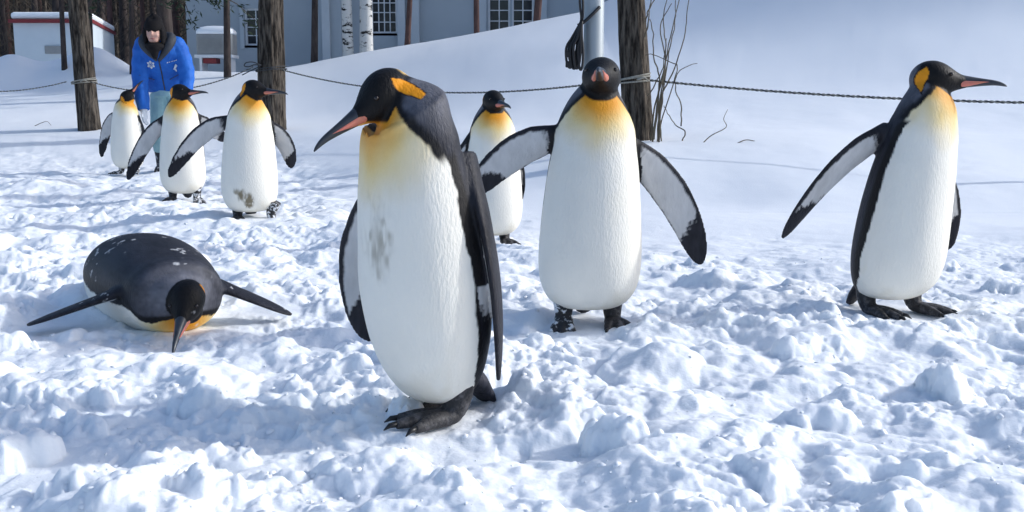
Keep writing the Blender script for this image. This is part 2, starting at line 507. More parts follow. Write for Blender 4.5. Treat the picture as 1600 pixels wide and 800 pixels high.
HEAD = [  # forward, half width, half height, centre height
    (-0.084, 0.010, 0.012, -0.004), (-0.078, 0.026, 0.028, -0.004), (-0.062, 0.043, 0.045, -0.002), (-0.036, 0.055, 0.057, 0.0), (-0.004, 0.058, 0.060, 0.0),
    (0.026, 0.053, 0.054, -0.003), (0.050, 0.042, 0.043, -0.007), (0.072, 0.030, 0.031, -0.010), (0.094, 0.0215, 0.0225, -0.012), (0.112, 0.014, 0.016, -0.013)]
BILL = [  # forward, half width, half height, centre height
    (0.070, 0.024, 0.0265, -0.0105), (0.090, 0.0205, 0.0225, -0.0105), (0.115, 0.0165, 0.0185, -0.0110), (0.140, 0.0130, 0.0150, -0.0115), (0.165, 0.0105, 0.0120, -0.0120),
    (0.190, 0.0085, 0.0095, -0.0130), (0.212, 0.0062, 0.0072, -0.0160), (0.228, 0.0040, 0.0045, -0.0205), (0.236, 0.0016, 0.0018, -0.0240)]

def rot_head(yaw, pitch, roll):
    """columns: forward, lateral, up of the head in penguin space; yaw + turns to +x, pitch + looks up"""
    f = np.array([math.sin(yaw) * math.cos(pitch), -math.cos(yaw) * math.cos(pitch), math.sin(pitch)])
    l = np.array([math.cos(yaw), math.sin(yaw), 0.0])
    u = np.cross(l, f)
    u = u if u[2] > 0 or abs(pitch) > R(85) else -u
    cr, sr = math.cos(roll), math.sin(roll)
    return np.stack([f, l * cr + u * sr, u * cr - l * sr], 1)

def penguin(spec):
    S = spec['H'] / 0.9
    pose = Matrix.Rotation(R(spec['heading']), 4, 'Z') @ Matrix.Rotation(R(spec.get('roll', 0)), 4, 'Y') @ Matrix.Rotation(R(spec.get('lean', 0)), 4, 'X') @ Matrix.Scale(S, 4)
    if 'world' in spec:                                       # head direction and flipper points given in the world
        Q = np.array(pose.to_3x3()) / S
        toL = pose.inverted() @ Matrix.Translation(-Vector(spec['loc']))
        fl = []
        for (P0, tip_w, rise, wk) in spec['world']['flippers']:
            P2 = np.array(toL @ Vector(tip_w))
            up = Q.T @ np.array([0, 0, 1.0])
            fl.append((P0, (np.array(P0) + P2) / 2 + up * rise, P2, -up, wk))
        spec['flippers'] = fl
    vox = spec['vox'] / S
    Hc = np.array(spec['head'], float)
    hs = spec.get('hs', 1.0)
    RH = rot_head(R(spec['hyaw']), R(spec['hpitch']), R(spec.get('hroll', 0)))
    if 'world' in spec:
        RH = Q.T @ rot_head(*[R(q) for q in spec['world']['head']], 0.0)
    fat = spec.get('fat', 1.0)
    bx, by = spec.get('bend', (0.0, 0.0))                 # shoulder offset: side, forward
    # --- spine stations
    st = []
    for z, w, df, db in TORSO:
        k = max(0.0, (z - 0.1) / 0.6)
        tp = 1 - spec.get('taper', 0.0) * max(0.0, 1 - z / 0.36) ** 1.3
        hb = spec.get('hunch', 0.0) * float(sstep(0.40, 0.62, z))
        st.append((np.array([bx * k ** 1.4, -by * k ** 1.5, z]), w * fat * tp, df * fat * tp, db * fat * (tp * 0.5 + 0.5) + hb))
    top = st[-1][0]
    tz = top - st[-2][0]
    tz /= np.linalg.norm(tz)
    end = Hc + RH @ np.array([-0.022, 0, -0.012]) * hs
    reach = np.linalg.norm(end - top)
    for fr, w, df, db in NECK:
        b = (1 - fr) ** 2 * top + 2 * fr * (1 - fr) * (top + tz * reach * spec.get('arc', 0.5)) + fr * fr * end
        st.append((b, w, df + spec.get('throat', 0.0) * (1 - fr), db + spec.get('hunch', 0.0) * (1 - fr) * 0.6))
    A = np.array([np.concatenate([c, [w, df, db]]) for c, w, df, db in st])
    A = spline(A, 5)
    Cn = A[:, :3]
    Tn = np.gradient(Cn, axis=0)
    Tn[:14] = (0, 0, 1)
    Tn /= np.linalg.norm(Tn, axis=1)[:, None]
    fw = np.array([0, -1.0, 0])
    Fn = fw - Tn * (Tn @ fw)[:, None]
    Fn /= np.linalg.norm(Fn, axis=1)[:, None]
    Ln = np.cross(Fn, -Tn)                                # lateral, +x
    th = np.linspace(0, 2 * math.pi, 48, endpoint=False)
    mb = MB()
    rings = []
    for i in range(len(A)):
        w, df, db = A[i, 3:]
        s_, c_ = np.sin(th), np.cos(th)
        rad = np.where(c_ > 0, df, db)
        ex = 0.92
        rings.append(Cn[i] + (np.sign(s_) * np.abs(s_) ** ex * w)[:, None] * Ln[i] + (np.sign(c_) * np.abs(c_) ** ex * rad)[:, None] * Fn[i])
    mb.loft(rings)
    # --- head
    hd = spline(np.array(HEAD), 4)
    rings = []
    for a, w, h, c in hd:
        q = np.stack([np.full(40, a), w * np.cos(np.linspace(0, 6.2832, 40, endpoint=False)), c + h * np.sin(np.linspace(0, 6.2832, 40, endpoint=False))], 1)
        rings.append(Hc + hs * q @ RH.T)
    mb.loft(rings)
    mb.tube([Hc + hs * RH @ np.array([0.035, 0, -0.022]), Hc + hs * RH @ np.array([-0.005, 0, -0.05]), Cn[-12] + Fn[-12] * 0.02], [0.028, 0.042, 0.045], 14, sub=4)   # throat
    # --- tail
    mb.loft([np.array([0, yy, zz]) + np.stack([hw * np.cos(np.linspace(0, 6.2832, 14, endpoint=False)), 0.35 * hh * np.sin(np.linspace(0, 6.2832, 14, endpoint=False)), hh * np.sin(np.linspace(0, 6.2832, 14, endpoint=False))], 1)
             for yy, zz, hw, hh in (((0.06, 0.12, 0.06, 0.04), (0.115, 0.085, 0.055, 0.026), (0.15, 0.045, 0.042, 0.017), (0.172, 0.012, 0.026, 0.010)) if not spec.get('prone') else
                                    ((0.02, 0.10, 0.06, 0.05), (0.035, 0.03, 0.05, 0.04), (0.045, -0.03, 0.038, 0.03), (0.05, -0.09, 0.02, 0.02)))])
    # --- flippers
    flips = []
    for (P0, P1, P2, nrm, wk) in spec['flippers']:
        P0, P1, P2, nrm = (np.array(q, float) for q in (P0, P1, P2, nrm))
        B = 2 * P1 - 0.5 * (P0 + P2)
        ss = np.linspace(0, 1, 40)
        Cc = ((1 - ss) ** 2)[:, None] * P0 + (2 * ss * (1 - ss))[:, None] * B + (ss ** 2)[:, None] * P2
        Tt = np.gradient(Cc, axis=0)
        Tt /= np.linalg.norm(Tt, axis=1)[:, None]
        Nn = nrm - Tt * (Tt @ nrm)[:, None]
        Nn /= np.linalg.norm(Nn, axis=1)[:, None]
        Ch = np.cross(Tt, Nn)
        hw = 1.14 * wk * np.interp(ss, [0, 0.12, 0.28, 0.5, 0.7, 0.85, 0.94, 0.985, 1.0], [0.040, 0.042, 0.053, 0.056, 0.050, 0.041, 0.030, 0.017, 0.006])
        tk = np.interp(ss, [0, 0.15, 0.4, 0.8, 1.0], [0.036, 0.023, 0.0135, 0.0095, 0.005])
        t16 = np.linspace(0, 2 * math.pi, 24, endpoint=False)
        mb.loft([Cc[i] + (hw[i] * np.cos(t16))[:, None] * Ch[i] + (tk[i] * np.sin(t16))[:, None] * Nn[i] for i in range(40)])
        flips.append((Cc, Tt, Nn, Ch, hw))
    me = remesh(mb, 'body', vox, smooth=spec.get('smooth', 5))
    # --- plumage colours, from each point's place on the bird
    P = coords(me)
    jag = 0.5 * vnoise(P[:, 0] * 55, P[:, 1] * 55, P[:, 2] * 18, 5) + 0.5 * vnoise(P[:, 0] * 130, P[:, 1] * 130, P[:, 2] * 40, 6)
    mot = fbm(P[:, 0] * 14, P[:, 1] * 14, P[:, 2] * 9, 7, 3)
    D = np.abs(np.einsum('ijk,jk->ij', P[:, None, :] - Cn[None], Tn))
    D += 0.5 * np.linalg.norm(P[:, None, :] - Cn[None], axis=2)
    k = D.argmin(1)
    rel = P - Cn[k]
    lx, fx = np.einsum('ij,ij->i', rel, Ln[k]), np.einsum('ij,ij->i', rel, Fn[k])
    phi = np.abs(np.arctan2(lx / A[k, 3], fx / np.where(fx > 0, A[k, 4], A[k, 5])))
    rho = np.hypot(lx / A[k, 3], fx / np.where(fx > 0, A[k, 4], A[k, 5]))
    # arc position along the spine as an equivalent standing height
    arc = np.concatenate([[0], np.cumsum(np.linalg.norm(np.diff(Cn, axis=0), axis=1))]) + Cn[0, 2]
    zt = np.clip(arc[k] + np.einsum('ij,ij->i', rel, Tn[k]), 0, None)
    ztop = arc[-1]
    nk = sstep(0.655, ztop, zt)                              # 0 at shoulders, 1 at the head
    zf = np.where(zt < 0.66, zt, 0.66 + (zt - 0.66) / (ztop - 0.66))     # above the shoulders: 0.66 .. 1.66
    edge = np.interp(zf, [0.03, 0.07, 0.14, 0.30, 0.50, 0.60, 0.70, 0.85, 1.05, 1.25, 1.5], [2.7, 2.1, 1.72, 1.55, 1.50, 1.44, 1.34, 1.18, 0.98, 0.74, 0.45])
    edge = edge + spec.get('edge', 0.0) + 0.05 * jag
    white = np.array([0.85, 0.82, 0.735])
    slate, silver, black = np.array([0.024, 0.025, 0.033]), np.array([0.125, 0.128, 0.150]), np.array([0.0065, 0.006, 0.0065])
    band = np.clip((phi - edge) / 0.02, 0, 1)[:, None]       # white -> black band
    back = sstep(0.20, 0.36, phi - edge + 0.05 * jag)[:, None]   # black band -> slate back
    tp_ = Hc + RH @ np.array([-0.012, 0, -0.062]) * hs + Fn[-12] * 0.02
    thr = np.linalg.norm(P - tp_, axis=1)
    if not spec.get('prone'):                                 # the breast narrows to the chin; behind it the grey neck begins
        dz = P[:, 2] - tp_[2]
        fa = np.abs(np.arctan2(P[:, 0] - tp_[0], -(P[:, 1] - tp_[1] - 0.085))) + 0.05 * jag
        lim = np.interp(dz, [-0.17, -0.10, -0.05, -0.01, 0.03], [1.32, 1.18, 0.95, 0.68, 0.35])
        zw = (sstep(0.174, 0.157, thr))[:, None]
        band = band * (1 - zw) + zw * sstep(-0.03, 0.03, fa - lim)[:, None]
        back = back * (1 - zw) + zw * sstep(0.10, 0.28, fa - lim)[:, None]
    dorsal = slate * (1 - nk[:, None]) + silver * nk[:, None]
    dorsal = dorsal * (1 + 0.28 * mot + 0.35 * jag)[:, None]
    gold = (1 - sstep(0.075, 0.215, thr + 0.022 * mot))[:, None]
    amber = (1 - sstep(0.042, 0.128, thr + 0.012 * mot))[:, None]
    belly = white * (1 + 0.03 * mot)[:, None]
    belly = belly * (1 - gold) + gold * (0.80 * np.array([0.82, 0.58, 0.13]) + 0.20 * belly)
    belly = belly * (1 - amber) + amber * np.array([0.74, 0.31, 0.022])
    soil = spec.get('soil', 0.32)
    low = (sstep(0.25, 0.08, zt) * 0.5 + 0.2) * soil
    belly = belly * (1 - (low * sstep(0.0, 0.9, mot))[:, None] * np.array([0.4, 0.5, 0.7]))
    for (sx, sz, sr, amt) in spec.get('stains', []):
        d = np.hypot((P[:, 0] - sx) + 0.006 * mot, (P[:, 2] - sz) * 0.6) / sr
        s = amt * sstep(1.0, 0.2, d + 0.9 * np.abs(jag) + 0.4 * mot) * (fx > 0)
        belly = belly * (1 - s[:, None]) + s[:, None] * np.array([0.15, 0.115, 0.055])
    col = belly * (1 - band) + band * (black * 1.6 * (1 - back) + dorsal * back)
    # tail
    tail = ((P[:, 1] > 0.10) & (P[:, 2] < 0.11))[:, None] if not spec.get('prone') else (P[:, 2] < 0.03)[:, None]
    col = np.where(tail, slate * (1 + 0.9 * jag)[:, None], col)
    # flippers
    for Cc, Tt, Nn, Ch, hw in flips:
        dd = np.linalg.norm(P[:, None, :] - Cc[None], axis=2)
        kk = dd.argmin(1)
        r2 = P - Cc[kk]
        n_, c_ = np.einsum('ij,ij->i', r2, Nn[kk]), np.einsum('ij,ij->i', r2, Ch[kk])
        s_ = kk / 39.0
        onf = (np.abs(n_) < 0.034) & (np.abs(c_) < hw[kk] * 1.25 + 0.004) & ((rho > 1.10) | (s_ > 0.45)) & (s_ > 0.10)
        onf &= ~((rho < 1.06) & (s_ < 0.6))
        ld = c_ / hw[kk] * (1 if Cc[-1, 0] < 0 else -1)          # + towards the leading edge
        rim = np.clip((np.where(ld > 0, ld - 0.70, -ld - 0.90) + 0.08 * jag) / 0.08, 0, 1)
        tip = np.clip((s_ - 0.74 - 0.10 * c_ / hw[kk] + 0.05 * jag + 0.03 * mot) / 0.03, 0, 1)
        inner = np.clip((n_ - 0.001) / 0.002, 0, 1) * (1 - rim) * (1 - tip)
        inner = (inner * sstep(0.12, 0.2, s_ + 0.03 * jag))[:, None]
        dark = np.array([0.020, 0.020, 0.026]) * (1 + 0.5 * jag + 0.3 * mot)[:, None]
        ins = np.array([0.62, 0.61, 0.60]) * (1 + 0.10 * mot + 0.10 * jag)[:, None]
        col = np.where(onf[:, None], dark * (1 - inner) + ins * inner, col)
    # head
    hl = (P - Hc) @ RH / hs
    a, b, c = hl[:, 0], hl[:, 1], hl[:, 2]
    e = np.sqrt((a / np.where(a < 0, 0.082, 0.16)) ** 2 + (b / 0.066) ** 2 + ((c + 0.006) / 0.072) ** 2) + 0.012 * jag
    hp = np.array(HEAD)
    tall = np.abs(c - np.interp(a, hp[:, 0], hp[:, 3])) / (np.interp(a, hp[:, 0], hp[:, 2]) * 1.15 + 0.006)
    e = np.where((a > 0.035) & (c < 0), np.maximum(e, tall), e)
    hm = (1 - np.clip((e - 1.0) / 0.03, 0, 1))[:, None]
    if not spec.get('prone'):
        hm = hm * (1 - sstep(-0.002, -0.010, P[:, 2] - tp_[2]) * sstep(-0.020, -0.035, P[:, 1] - tp_[1]))[:, None]
    col = col * (1 - hm) + hm * (black * (1 + 0.4 * jag)[:, None])
    pz = (c + 0.006) / 0.042
    pw = np.interp(pz, [-1.0, -0.5, 0.1, 0.6, 1.0], [0.005, 0.011, 0.018, 0.018, 0.004])
    pw = pw * spec.get('ear', 1.0)
    pa = (a + 0.056 - spec.get('ear_fwd', 0.0) - 0.010 * pz - 0.006 * pz * pz) / pw
    inp = (np.abs(pa) ** 2.4 + np.abs(pz) ** 2.4) ** (1 / 2.4)
    near = (np.abs(b) > 0.018) & (e < (1.8 if not spec.get('prone') else 1.2))
    line = (np.clip((1.30 - inp) / 0.1, 0, 1) * near)[:, None]
    col = col * (1 - line) + line * black
    fill = (np.clip((1.03 - inp) / 0.06, 0, 1) * near)[:, None]
    orange = np.array([0.80, 0.30, 0.012]) * (1 + 0.10 * mot)[:, None]
    col = col * (1 - fill) + fill * orange
    if spec.get('snow'):
        sp = sstep(0.62, 0.75, fbm(P[:, 0] * 38, P[:, 1] * 38, P[:, 2] * 38, 9, 3) * (0.6 + 0.4 * vnoise(P[:, 0] * 9, P[:, 1] * 9, P[:, 2] * 9, 10)))[:, None] * spec['snow']
        col = col * (1 - sp) + sp * 0.8
    set_colour(me, np.clip(col, 0.003, 0.9))
    # --- assemble
    root = empty('king_penguin', spec['loc'])
    me.transform(pose)
    tag(root, spec['label'], 'penguin', 'king penguins walking and sliding on the snow')
    link('body', me, M['plumage'], root)
    # bill
    def headpt(q):
        return Hc + hs * np.asarray(q) @ RH.T
    bl = spline(np.array(BILL), 4)
    t20 = np.linspace(0, 2 * math.pi, 20, endpoint=False)
    m = MB().loft([headpt(np.stack([np.full(20, a_), w_ * np.cos(t20), c_ + h_ * np.sin(t20)], 1)) for a_, w_, h_, c_ in bl])
    bill = m.mesh('bill', True)
    bill.transform(pose)
    bill_o = link('bill', bill, M['bill'], root)
    for sd in (0, 1):                                         # pink plate along each side of the lower mandible
        v, f, n1 = [], [], 12
        rows = [r for r in bl if r[0] < 0.178]
        for q, (a_, w_, h_, c_) in enumerate(rows):
            fr = q / (len(rows) - 1)
            hi = R(8 + 4 * fr) * (1 if True else 0)
            lo = hi - R(62) * math.sin(math.pi * min(1, (0.10 + 0.90 * fr) ** 0.62)) - R(2)
            for j in range(n1):
                g = hi + (lo - hi) * j / (n1 - 1)
                o_ = 1 + 0.24 * math.sin(math.pi * j / (n1 - 1)) * min(1, 6 * fr, 6 * (1 - fr)) - (0.06 if j in (0, n1 - 1) or q in (0, len(rows) - 1) else 0)
                x_ = w_ * math.cos(g) * o_ * (1 if sd else -1)
                v.append(headpt([a_, x_, c_ + h_ * math.sin(g) * o_]))
        for q in range(len(rows) - 1):
            for j in range(n1 - 1):
                f.append((q * n1 + j, q * n1 + j + 1, (q + 1) * n1 + j + 1, (q + 1) * n1 + j))
        pm = MB().add(v, f).mesh('bill_plate', True)
        pm.transform(pose)
        link('bill_plate', pm, M['plate'], bill_o)
        em = MB().ball(headpt([0.042, (1 if sd else -1) * 0.0425, 0.014]), 0.0065 * hs, 10).mesh('eye', True)
        em.transform(pose)
        link('eye', em, M['eye'], root)
    # feet: tarsus, three toes, claws
    for (fx_, fy_, fz_, yaw, tilt) in spec['feet']:
        fb = MB()
        fb.tube([(0, 0.012, 0.11), (0, 0.012, 0.055), (0, 0.004, 0.026)], [0.036, 0.029, 0.024], 12, sub=3)
        fb.ball((0, -0.012, 0.018), (0.030, 0.035, 0.017), 12)
        tips = []
        for sg, ln in ((-1, 0.088), (0, 0.103), (1, 0.088)):
            aa = R(21) * sg
            dx, dy = math.sin(aa), -math.cos(aa)
            fb.tube([(0.008 * sg, -0.012, 0.017), (0.008 * sg + dx * ln * 0.5, -0.012 + dy * ln * 0.5, 0.017), (0.008 * sg + dx * ln, -0.012 + dy * ln, 0.011)], [0.017, 0.0145, 0.009], 10, sub=4)
            fb.ball((0.008 * sg + dx * ln * 0.62, -0.012 + dy * ln * 0.62, 0.016), (0.0125, 0.0125, 0.0125), 8)
            tips.append((0.008 * sg + dx * ln, -0.012 + dy * ln, dx, dy))
        fb.add([(-0.03, -0.06, 0.010), (0.03, -0.06, 0.010), (0.018, -0.01, 0.012), (-0.018, -0.01, 0.012), (-0.03, -0.06, 0.016), (0.03, -0.06, 0.016), (0.018, -0.01, 0.02), (-0.018, -0.01, 0.02)],
               [(0, 1, 2, 3), (4, 7, 6, 5), (0, 4, 5, 1), (1, 5, 6, 2), (2, 6, 7, 3), (3, 7, 4, 0)])
        FM = Matrix.Rotation(R(spec['heading']), 4, 'Z') @ Matrix.Scale(S, 4) if not spec.get('prone') else pose
        FM = FM @ Matrix.Translation((fx_, fy_, fz_)) @ Matrix.Rotation(R(yaw), 4, 'Z') @ Matrix.Translation((0, 0, 0.012)) @ Matrix.Rotation(R(tilt), 4, 'X') @ Matrix.Translation((0, 0, -0.012)) @ Matrix.Scale(1.18, 4)
        fm = remesh(fb, 'foot', max(0.004, vox * 0.8), smooth=2)
        fm.transform(FM)
        fo = link('foot', fm, M['foot_snowy' if (tilt > 10 or spec['key'] == 'a') else 'foot'], root)
        for (x_, y_, dx, dy) in tips:
            cm = MB().tube([(x_ - dx * 0.006, y_ - dy * 0.006, 0.013), (x_ + dx * 0.012, y_ + dy * 0.012, 0.011), (x_ + dx * 0.024, y_ + dy * 0.024, 0.003)], [0.0065, 0.005, 0.001], 7).mesh('claw', True)
            cm.transform(FM)
            link('claw', cm, M['claw'], fo)
    return root

def top_height(px, py, base):
    return at_depth(px, py, base.y).z

# flippers: root, middle, tip, direction the pale inner side faces, width factor (local space)
PENGUINS = [
    dict(key='main', H=0.935, ear=1.05, ear_fwd=0.020, throat=0.03, heading=-47, vox=0.0042, head=(-0.022, -0.128, 0.748), hyaw=-5, hpitch=-30, hs=0.85, smooth=8, bend=(0.0, 0.07), lean=-1, fat=0.94, taper=0.38, hunch=-0.022, arc=0.22, lift=-0.012, soil=0.25,
         flippers=[((0.065, 0.02, 0.61), (0.150, 0.035, 0.40), (0.138, 0.070, 0.12), (-0.74, -0.66, 0.0), 0.95), ((-0.10, 0.0, 0.58), (-0.255, -0.012, 0.38), (-0.255, 0.0, 0.15), (0.70, -0.70, 0.0), 1.05)],
         feet=[(-0.06, 0.075, 0.018, -5, 8), (0.062, -0.005, 0.014, -12, -4)], stains=[(0.02, 0.43, 0.075, 0.22), (0.03, 0.44, 0.026, 0.45), (0.055, 0.455, 0.018, 0.5), (0.005, 0.41, 0.024, 0.45), (0.045, 0.40, 0.02, 0.4), (-0.01, 0.45, 0.014, 0.4), (0.02, 0.37, 0.014, 0.35), (0.035, 0.48, 0.012, 0.3)],
         label='largest white-bellied penguin bowing its head, long bill pointing down'),
    dict(key='front', H=0.90, heading=2, vox=0.0048, head=(0.030, -0.03, 0.835), hyaw=-9, hpitch=8, hs=1.10, bend=(0.018, 0.0), fat=1.0,
         flippers=[((-0.09, 0.01, 0.635), (-0.25, 0.03, 0.585), (-0.405, 0.03, 0.435), (0.0, -1.0, -0.35), 1.0), ((0.09, 0.01, 0.62), (0.275, 0.03, 0.455), (0.39, 0.03, 0.20), (-0.15, -1.0, -0.1), 1.0)],
         feet=[(-0.085, -0.01, 0.005, -8, 25), (0.085, 0.0, -0.008, 6, 0)],
         label='penguin facing straight ahead with both flippers spread wide, bill seen end-on'),
    dict(key='right', H=0.90, heading=33, vox=0.0048, head=(0.075, -0.075, 0.835), hyaw=48, hpitch=-1, bend=(0.045, 0.065), fat=0.98,
         flippers=[((-0.05, 0.01, 0.645), (-0.220, 0.085, 0.520), (-0.395, 0.16, 0.285), (0.25, -1.0, -0.15), 1.0), ((0.12, 0.02, 0.60), (0.245, -0.02, 0.42), (0.235, -0.05, 0.215), (-0.7, -0.7, 0.0), 0.9)],
         feet=[(-0.075, 0.03, 0.0, -2, 0), (0.10, -0.035, 0.0, 12, 0)],
         label='penguin set apart from the others, head in profile against the two-tone rope'),
    dict(key='mid', H=0.83, heading=14, vox=0.006, head=(0.0, -0.04, 0.825), hyaw=10, hpitch=-4, fat=0.98,
         flippers=[((-0.1, 0.02, 0.62), (-0.2, 0.05, 0.43), (-0.24, 0.06, 0.22), (0.5, -1.0, 0), 1.0), ((0.1, 0.02, 0.62), (0.17, 0.05, 0.42), (0.17, 0.07, 0.22), (-1.0, -0.3, 0), 1.0)],
         feet=[(-0.075, 0.0, 0.0, 0, 0), (0.075, 0.01, 0.0, 5, 0)],
         label='penguin half hidden behind the largest one, beside an outstretched flipper tip'),
    dict(key='c', H=0.90, heading=14, vox=0.0065, head=(0.055, -0.045, 0.835), hyaw=58, hpitch=-2, bend=(0.015, 0.02), fat=1.02,
         flippers=[((-0.09, 0.02, 0.63), (-0.29, 0.05, 0.545), (-0.49, 0.02, 0.285), (0.15, -1.0, -0.2), 1.0), ((0.1, 0.02, 0.62), (0.225, 0.03, 0.50), (0.265, 0.03, 0.33), (-0.5, -1.0, 0.0), 1.0)],
         feet=[(-0.08, 0.0, 0.0, 0, 0), (0.125, -0.04, 0.0, 55, 24)], stains=[(-0.055, 0.18, 0.035, 0.9), (-0.01, 0.14, 0.035, 0.9), (-0.085, 0.20, 0.02, 0.7)],
         label='penguin with brown stains low on its belly and one foot lifted'),
    dict(key='b', H=0.90, heading=8, vox=0.0075, head=(0.02, -0.04, 0.835), hyaw=66, hpitch=3, bend=(0.01, 0.01), fat=0.98,
         flippers=[((-0.09, 0.02, 0.63), (-0.27, 0.06, 0.46), (-0.42, 0.04, 0.16), (0.2, -1.0, -0.1), 1.0), ((0.1, 0.02, 0.64), (0.21, 0.06, 0.56), (0.33, 0.10, 0.45), (-0.3, -1.0, 0.0), 1.0)],
         feet=[(-0.085, 0.0, 0.0, 0, 0), (0.10, -0.02, 0.0, 20, 14)],
         label='clean white-bellied penguin standing directly in front of the person'),
    dict(key='a', H=0.90, heading=-8, vox=0.009, head=(0.03, -0.01, 0.825), hyaw=105, hpitch=48, fat=0.98,
         flippers=[((-0.09, 0.02, 0.63), (-0.24, 0.05, 0.50), (-0.33, 0.04, 0.17), (0.2, -1.0, -0.1), 1.0), ((0.1, 0.02, 0.62), (0.17, 0.05, 0.42), (0.17, 0.07, 0.22), (-1.0, -0.3, 0), 1.0)],
         feet=[(-0.09, 0.0, 0.0, -15, 0), (0.085, 0.0, 0.0, 10, 0)],
         label='smallest-looking penguin looking up at the person with raised bill'),
    dict(key='prone', H=0.93, heading=33, edge=-0.15, vox=0.0048, hs=0.93, head=(0.0, -0.005, 0.785), hyaw=0, hpitch=0, lean=90, lift=0.125, prone=True, fat=1.14, snow=0.55,
         world=dict(head=(3, -30), flippers=[((-0.09, 0.03, 0.60), on_flat(42, 508, 0.03), 0.0, 0.95), ((0.09, 0.03, 0.60), on_flat(456, 492, 0.02), 0.005, 0.95)]),
         feet=[(-0.075, -0.02, 0.03, 0, 80), (0.075, -0.02, 0.03, 0, 80)],
         label='penguin sliding flat on its belly with flippers spread on the snow'),
]
for sp in PENGUINS:
    loc = STAND[sp['key']].copy()
    loc.z = sp.get('lift', 0.0)
    sp['loc'] = loc
    penguin(sp)

# ------------------------------------------------------------------ the person bending forward behind the penguins
def person(loc):
    root = empty('person', loc)
    root.rotation_euler = (R(6), 0, R(6))
    tag(root, 'person in bright blue jacket and black hat stooping over the penguins', 'person')
    HC = np.array([-0.01, -0.33, 1.545])                       # centre of the head
    hips, chest = np.array([0, 0.06, 0.93]), np.array([0, -0.16, 1.36])
    # body: one skin under the clothes
    b = MB()
    b.tube([hips, (0, -0.03, 1.15), chest], [0.14, 0.135, 0.15], 16, sub=4)
    b.tube([chest + np.array([0, -0.02, 0.03]), HC + np.array([0, 0.03, -0.06])], [0.065, 0.058], 12, sub=3)
    b.ball(HC, (0.078, 0.096, 0.118), 24)
    b.ball(HC + np.array([0, -0.030, -0.062]), (0.058, 0.062, 0.058), 16)     # jaw
    b.tube([HC + np.array([0, -0.092, 0.022]), HC + np.array([0, -0.118, -0.022])], [0.011, 0.017], 8, sub=3)   # nose
    for s in (-1, 1):
        b.ball(HC + np.array([0.080 * s, 0.01, -0.005]), (0.012, 0.022, 0.032), 10)   # ear
        b.ball(HC + np.array([0.033 * s, -0.075, 0.035]), (0.026, 0.018, 0.010), 10)  # brow
        b.ball(HC + np.array([0.040 * s, -0.065, -0.028]), (0.024, 0.026, 0.022), 10)  # cheek
    wrist = {-1: np.array([-0.175, -0.34, 0.735]), 1: np.array([0.265, -0.33, 0.885])}
    elbow = {-1: np.array([-0.215, -0.22, 1.06]), 1: np.array([0.262, -0.20, 1.13])}
    shoulder = {-1: np.array([-0.168, -0.16, 1.375]), 1: np.array([0.180, -0.16, 1.375])}
    for s in (-1, 1):
        b.tube([chest * 0.5 + shoulder[s] * 0.5, shoulder[s], elbow[s], wrist[s]], [0.07, 0.055, 0.042, 0.030], 12, sub=4)
        b.tube([(0.08 * s, 0.05, 0.90), (0.105 * s, -0.015, 0.50), (0.115 * s, 0.05, 0.10)], [0.085, 0.058, 0.042], 12, sub=4)
    link('body', remesh(b, 'body', 0.010, 3), M['skin'], root)
    f = MB().ball(HC + np.array([0, -0.090, -0.062]), (0.024, 0.010, 0.007), 10)
    f.build('mouth', M['lips'], root, True)
    for s in (-1, 1):
        MB().ball(HC + np.array([0.032 * s, -0.0835, 0.012]), (0.012, 0.008, 0.008), 10).build('eye', M['eye'], root, True)
    # hat and hair
    h = MB()
    th = np.linspace(0, 2 * math.pi, 26, endpoint=False)
    h.loft([HC + np.array([0, 0.012, 0]) + np.stack([rx * np.cos(th), ry * np.sin(th), zz + 0.03 * np.sin(th)], 1)
            for zz, rx, ry in ((0.040, 0.088, 0.106), (0.045, 0.097, 0.115), (0.072, 0.100, 0.118), (0.080, 0.094, 0.112), (0.110, 0.088, 0.104), (0.140, 0.068, 0.080), (0.158, 0.040, 0.048), (0.164, 0.010, 0.012))])
    h.build('hat', M['black_knit'], root, True)
    hr = MB()
    for s in (-1, 1):
        for k in range(5):
            a = R(62 + 20 * k)
            p = HC + np.array([s * 0.084 * math.sin(a), -0.088 * math.cos(a) + 0.012, 0.05])
            hr.tube([p, p + np.array([0.014 * s, 0.0, -0.07]), p + np.array([0.012 * s, -0.008, -0.17])], [0.022, 0.026, 0.014], 8, sub=3)
    hr.ball(HC + np.array([0, 0.040, 0.0]), (0.086, 0.078, 0.105), 16)
    link('hair', remesh(hr, 'hair', 0.008, 2), M['black_knit'], root)
    sc = MB()
    sc.tube([HC + np.array([0, -0.045, -0.125]), HC + np.array([0, -0.050, -0.185])], [0.082, 0.070], 14, sub=3)
    sc.ball(HC + np.array([0, -0.02, -0.14]), (0.105, 0.095, 0.05), 16)
    sc.tube([HC + np.array([0, -0.055, -0.17]), (0, -0.400, 1.275)], [0.058, 0.022], 12, sub=3)
    link('scarf', remesh(sc, 'scarf', 0.009, 2), M['black_knit'], root)
    # jacket
    j = MB()
    rings = []
    for z, y, w, d in ((0.885, 0.04, 0.205, 0.150), (0.92, 0.03, 0.222, 0.165), (1.00, 0.0, 0.225, 0.170), (1.10, -0.045, 0.232, 0.178), (1.20, -0.095, 0.246, 0.185), (1.30, -0.145, 0.250, 0.180),
                       (1.38, -0.175, 0.225, 0.155), (1.44, -0.195, 0.165, 0.125), (1.475, -0.215, 0.105, 0.100)):
        t = np.linspace(0, 2 * math.pi, 32, endpoint=False)
        fold = 1 + 0.03 * np.sin(4 * t + 27 * z) + 0.02 * np.sin(7 * t - 43 * z)
        rings.append(np.stack([0.98 * w * np.cos(t) * fold, y + d * np.sin(t) * fold, np.full(32, z) + 0.25 * (-(d * np.sin(t)))* 0.5], 1))
    j.loft(rings)
